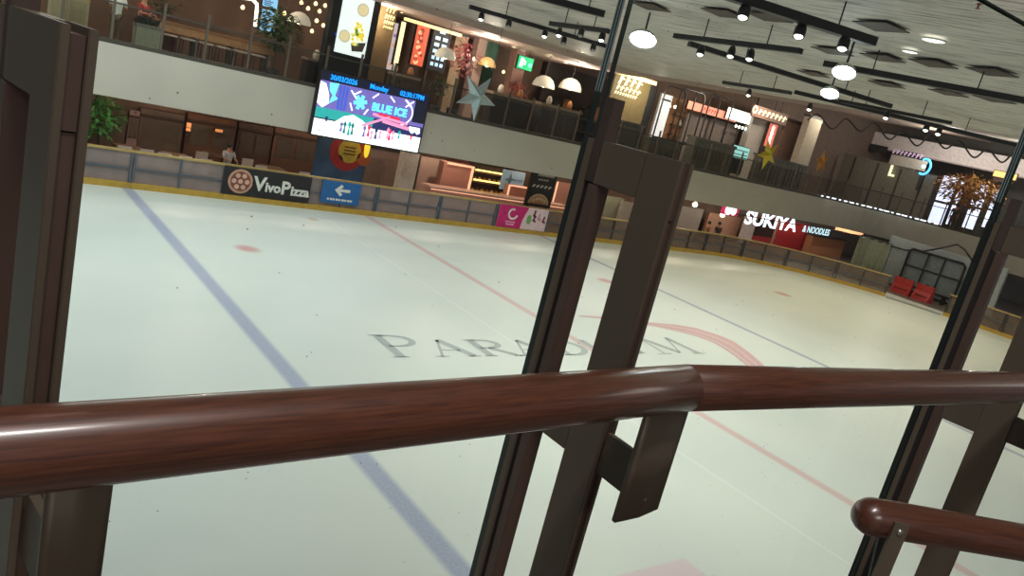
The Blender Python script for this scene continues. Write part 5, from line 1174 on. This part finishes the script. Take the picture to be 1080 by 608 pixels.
# ------------------------------------------------------------------ ceiling tracks, spotlights, panels
def dropz(p): return ceil_z(p.x) - .002
TR = []
def track(x0, y0, x1, y1, w, h, label, z=6.95):
    a, b = atz(x0, y0, z), atz(x1, y1, z); t = thing('lighting_track', (a+b)/2, label, 'track', 'black ceiling tracks')
    m_ = MB(); m_.bar(a, b, w, h); m_.build('track_bar', black, t)
    n = max(2, int((b-a).length/2.2))
    for k in range(n):
        p = a.lerp(b, (k+.5)/n); m_ = MB(); m_.tube([p + EZ*h/2, Vector((p.x, p.y, dropz(p)))], .012, 6); m_.build('hanger_rod', black, t)
    TR.append((a, b, h))
track(760, -8, 921, 44, .17, .12, 'thick black ceiling track at the top, nearest the camera, carrying three spotlights')
track(869, 67, 1090, 108, .14, .10, 'long black ceiling track running to the right edge, starting at a bright floodlight')
track(712, 38, 845, 54, .12, .09, 'black ceiling track just right of the big floodlight glare, upper one')
track(727, 46, 939, 112, .13, .10, 'black ceiling track sloping from the big floodlight down to the right')
track(763, 87, 834, 98, .12, .09, 'short black ceiling track above the hoop frames')
track(838, 97, 1079, 155, .12, .10, 'lowest long black ceiling track above the looping garland')
track(884, 106, 1004, 130, .10, .08, 'black ceiling track between the two bright floodlights and the garland')
track(495, 7, 640, 49, .13, .10, 'long black ceiling track left of the middle post, carrying most of the small spotlights')
track(581, 25, 642, 33, .13, .10, 'short black ceiling track left of the middle post, middle one')
track(570, -3, 637, 15, .16, .12, 'thick black ceiling track left of the middle post, topmost')
lens_w = em('lens_warm', (255, 250, 236), 6)
SPOTS = []
def spotlight(px, py, label, z=6.72, R=.075, L=.2, power=0, col=(1, .95, .85), lit=True, tilt=(0, 0)):
    c = atz(px, py, z); t = thing('spotlight', c, label, 'spotlight', 'black track spotlights'); ax = c - CAM; ax.z = 0; ax = (ax.normalized()*.42 + EZ).normalized()
    m_ = MB(); m_.lathe(c, [(R*.8, .0), (R, .0), (R, L*.6), (R*.7, L), (0, L)], 14, axis=ax); m_.build('housing', black, t)
    m_ = MB(); m_.lathe(c, [(0, -.02), (R*.5, -.014), (R*.82, .012)], 14, axis=ax); m_.build('lens', lens_w if lit else mat('lens_dull', S(150, 150, 146), rough=.3), t)
    top = c + ax*L; m_ = MB(); m_.tube([top, Vector((top.x, top.y, 6.9))], .018, 6); m_.build('stem', black, t)
    if power: SPOTS.append((c - ax*.03, ax, power, col))
spl = [(783, 19, 1), (842, 39, 1), (888, 52, 1), (738, 58, 1), (770, 60, 1), (790, 63, 1), (536, 28, 0), (574, 39, 1), (589, 38, 1), (594, 46, 0), (612, 38, 0), (634, 43, 1), (625, 53, 0), (507, 21, 1), (789, 101, 1), (853, 116, 1), (934, 125, 1), (976, 138, 1), (989, 142, 1)]
spn = ['under the nearest thick track, left of three', 'under the nearest thick track, middle of three', 'under the nearest thick track, right of three', 'right of the big floodlight glare, left of three', 'right of the big floodlight glare, middle of three', 'right of the big floodlight glare, right of three',
       'pointing straight down on the long left track, unlit', 'lit one pointing down in the middle of the long left track', 'lit one facing the camera on the long left track', 'unlit one below the lit pair on the long left track', 'on the short left track, unlit', 'lit one nearest the middle post on the short left track', 'unlit one nearest the middle post on the long left track', 'at the far left end of the long left track, lit',
       'under the short track above the hoop frames', 'under the lowest track above the cream pillar', 'under the lowest track, left of three above the garland', 'under the lowest track, middle of three above the garland', 'under the lowest track, right of three above the garland']
for (px, py, lit), n_ in zip(spl, spn):
    spotlight(px, py, 'black spotlight ' + n_, lit=bool(lit), R=.08 if py < 60 and px > 700 else .075, power=1 if lit and px > 700 else 0)
flood_e = em('flood_white', (226, 244, 255), 40)
def flood(px, py, R, label):
    c = atz(px, py, 6.75); t = thing('floodlight', c, label, 'floodlight', 'glaring white floodlights'); ax = (c - CAM); ax.z = 0; ax = (ax.normalized()*.55 + EZ).normalized()
    m_ = MB(); m_.lathe(c, [(R, 0), (R*1.03, 0), (R*.9, .08), (R*.4, .16), (0, .18)], 16, axis=ax); m_.build('housing', white, t)
    m_ = MB(); m_.lathe(c, [(0, .02), (R*.98, .02)], 16, axis=ax); m_.build('lens', flood_e, t)
    top = c + ax*.2; m_ = MB(); m_.tube([top, Vector((top.x, top.y, 7.298))], .02, 6); m_.build('yoke', black, t)
flood(678, 42, .27, 'largest glaring bluish white floodlight right of the middle glass joint')
flood(890, 77, .19, 'glaring bluish white floodlight at the left end of the long right track')
flood(875, 99, .19, 'glaring bluish white floodlight between two tracks, lower right one')
panel_d = mat('ceiling_panel_dark', S(70, 57, 49), rough=.7)
for i, (px, py, n_) in enumerate(((686, 7, 'above the big floodlight'), (763, 14, 'left of the nearest thick track'), (811, 18, 'right behind the nearest spotlight'), (929, 28, 'right of the end of the nearest thick track'), (878, 54, 'above the end of the sloping track'), (931, 61, 'left of three in a row above the long right track'), (984, 67, 'middle of three in a row above the long right track'), (1046, 76, 'right of three in a row above the long right track'), (935, 89, 'left of three in a row below the long right track'), (1000, 98, 'middle of three in a row below the long right track'), (1049, 105, 'right of three in a row below the long right track'), (858, 78, 'left of the two lower floodlights'))):
    c = atz(px, py, 7.297); d = Vector((c.x, c.y)).normalized(); a = math.atan2(d.y, d.x) + PI/4 + .12; h = .29
    m_ = MB(); m_.bar(c - Vector((math.cos(a), math.sin(a), 0))*h + EZ*-.005, c + Vector((math.cos(a), math.sin(a), 0))*h + EZ*-.005, 2*h, .014)
    tag(m_.build('ceiling_panel', panel_d), f'dark square ceiling panel {n_}', 'ceiling panel', 'dark ceiling panels')
for px, py, n_ in ((985, 42, 'larger right one'), (960, 54, 'smaller left one')):
    c = atz(px, py, 7.297); t = thing('downlight', c - EZ*.03, f'round white ceiling downlight near the top right, {n_}', 'lamp', 'white ceiling downlights'); R = .16 if px > 970 else .12
    m_ = MB(); m_.lathe(c, [(R*1.15, 0), (R*1.1, -.02), (R, -.02)], 18); m_.build('trim_ring', white, t); m_ = MB(); m_.lathe(c, [(0, -.014), (R, -.014)], 18); m_.build('lens', em('lens_soft', (255, 252, 244), 1.6), t)
for k, (px, py) in enumerate(((482, 24), (499, 28), (545, 38), (554, 45), (583, 49), (579, 58), (598, 57), (608, 63), (616, 68))):
    c = aty(px, py, 27.6); c.z = 6.9; d = ray(px, py); q = CAM + d*((ceil_z(20) - .2 - 5)/d.z); 
    if not 25.1 < q.y < 33: q = Vector((aty(px, py, 26.5 + .5*(k % 4)).x, 26.5 + .5*(k % 4), 7.1))
    t = thing('downlight', (q.x, q.y, 7.06), f'tiny recessed downlight in the pinkish soffit left of the middle post, {ords[k]} from the left', 'lamp', 'soffit downlights')
    m_ = MB(); m_.lathe((q.x, q.y, 7.098), [(.13, 0), (.12, -.03), (.1, -.03)], 12); m_.build('trim_ring', white, t); m_ = MB(); m_.lathe((q.x, q.y, 7.098), [(0, -.02), (.1, -.02)], 12); m_.build('lens', em('lens_soffit', (255, 236, 206), 4), t)

# near ceiling sprinkler beyond the glass top
c = atz(1033, 3, 7.297); t = thing('sprinkler', c - EZ*.06, 'tiny red sprinkler head on the ceiling at the top right corner', 'sprinkler'); m_ = MB(); m_.lathe(c, [(.03, 0), (.03, -.02), (.012, -.02), (.012, -.06), (.035, -.065), (0, -.07)], 10); m_.build('head', mat('sprinkler_red', S(150, 50, 44)), t); m_ = MB(); m_.lathe(c, [(.06, 0), (.05, -.012), (.03, -.012)], 12); m_.build('rosette', chrome, t)

# ------------------------------------------------------------------ light
def area(name, loc, sx, sy, power, col=(1, 1, 1), rot=(0, 0, 0)):
    l = bpy.data.lights.new(name, 'AREA'); l.shape = 'RECTANGLE'; l.size = sx; l.size_y = sy; l.energy = power; l.color = col
    o = bpy.data.objects.new(name, l); o.location = loc; o.rotation_euler = rot; COL.objects.link(o); return o
def spot(name, loc, ax, power, col, ang=1.9, blend=.6, r=.07):
    l = bpy.data.lights.new(name, 'SPOT'); l.energy = power; l.color = col; l.spot_size = ang; l.spot_blend = blend; l.shadow_soft_size = r
    o = bpy.data.objects.new(name, l); o.location = loc; o.rotation_euler = Vector((0, 0, 1)).rotation_difference(Vector(ax)).to_euler(); COL.objects.link(o)
def point(name, loc, power, col, r=.12):
    l = bpy.data.lights.new(name, 'POINT'); l.energy = power; l.color = col; l.shadow_soft_size = r
    o = bpy.data.objects.new(name, l); o.location = loc; COL.objects.link(o)
COOL = (.95, 1, .98); WARM = (1, .84, .56)
area('rink_fill_light', (-1, 16, 7.2), 9, 14, 500, COOL)  # unseen area lights added outside the view to brighten the ice
area('rink_fill_light', (5.5, 18.5, 7.2), 6, 9, 420, COOL)
area('rink_fill_light', (22, -2.5, 7.2), 24, 4, 480, (1, .95, .86))
area('unseen_walkway_light', (.12, -.2, 7.2), 1.1, .22, 58, (1, .95, .92)); area('unseen_walkway_light', (-1.6, -4.6, 7.2), 3, 2, 210, (1, .95, .9))  # unseen: narrow one gives the rail highlight, wide one added to brighten plate fronts
for c, ax, p, col in SPOTS: spot('spot_source', c, EZ, 260, (1, .93, .80), 2.3, .8)
for x, y in ((24, 9), (30, 14), (35, 9), (27, 19), (34, 18), (38.5, 16), (19, 18), (14, 19)): spot('spot_source', (x, y, 6.7), (0, 0, 1), 480, WARM if x > 20 else (1, .97, .9), 2.4, .8)  # spots added without fixtures to light the far ice and gate panel
for x in (2, 7, 12, 17, 22, 27, 32, 37): point('lobby_fill', (x, 26.3, 3.1), 105, (1, .80, .62), .04)  # hidden point lights added to brighten the shops under the gallery
for x, y in ((44, 27), (47.5, 25), (50, 20)): point('lobby_fill', (x, y, 3.1), 110, (1, .9, .8), .04)
for x in (3, 8, 13, 18, 23, 28, 33, 38, 44): point('gallery_fill', (x, 27.0, ceil_z(x) - .6), 190, (1, .85, .70))  # point lights without fixtures, added to brighten the upper gallery
for y in (24, 19, 13): point('gallery_fill', (51.5, y, 8.6), 330, (1, .92, .84))
w = bpy.data.worlds.new('world'); sc.world = w; w.use_nodes = True
w.node_tree.nodes['Background'].inputs[0].default_value = (.95, .96, 1, 1); w.node_tree.nodes['Background'].inputs[1].default_value = .15
sc.view_settings.view_transform = 'Standard'; sc.view_settings.look = 'None'; sc.view_settings.gamma = 1; sc.view_settings.exposure = 0
try: sc.view_settings.use_curve_mapping = False
except Exception: pass
sc.cycles.use_denoising = True
sc.cycles.max_bounces = 8; sc.cycles.transparent_max_bounces = 24
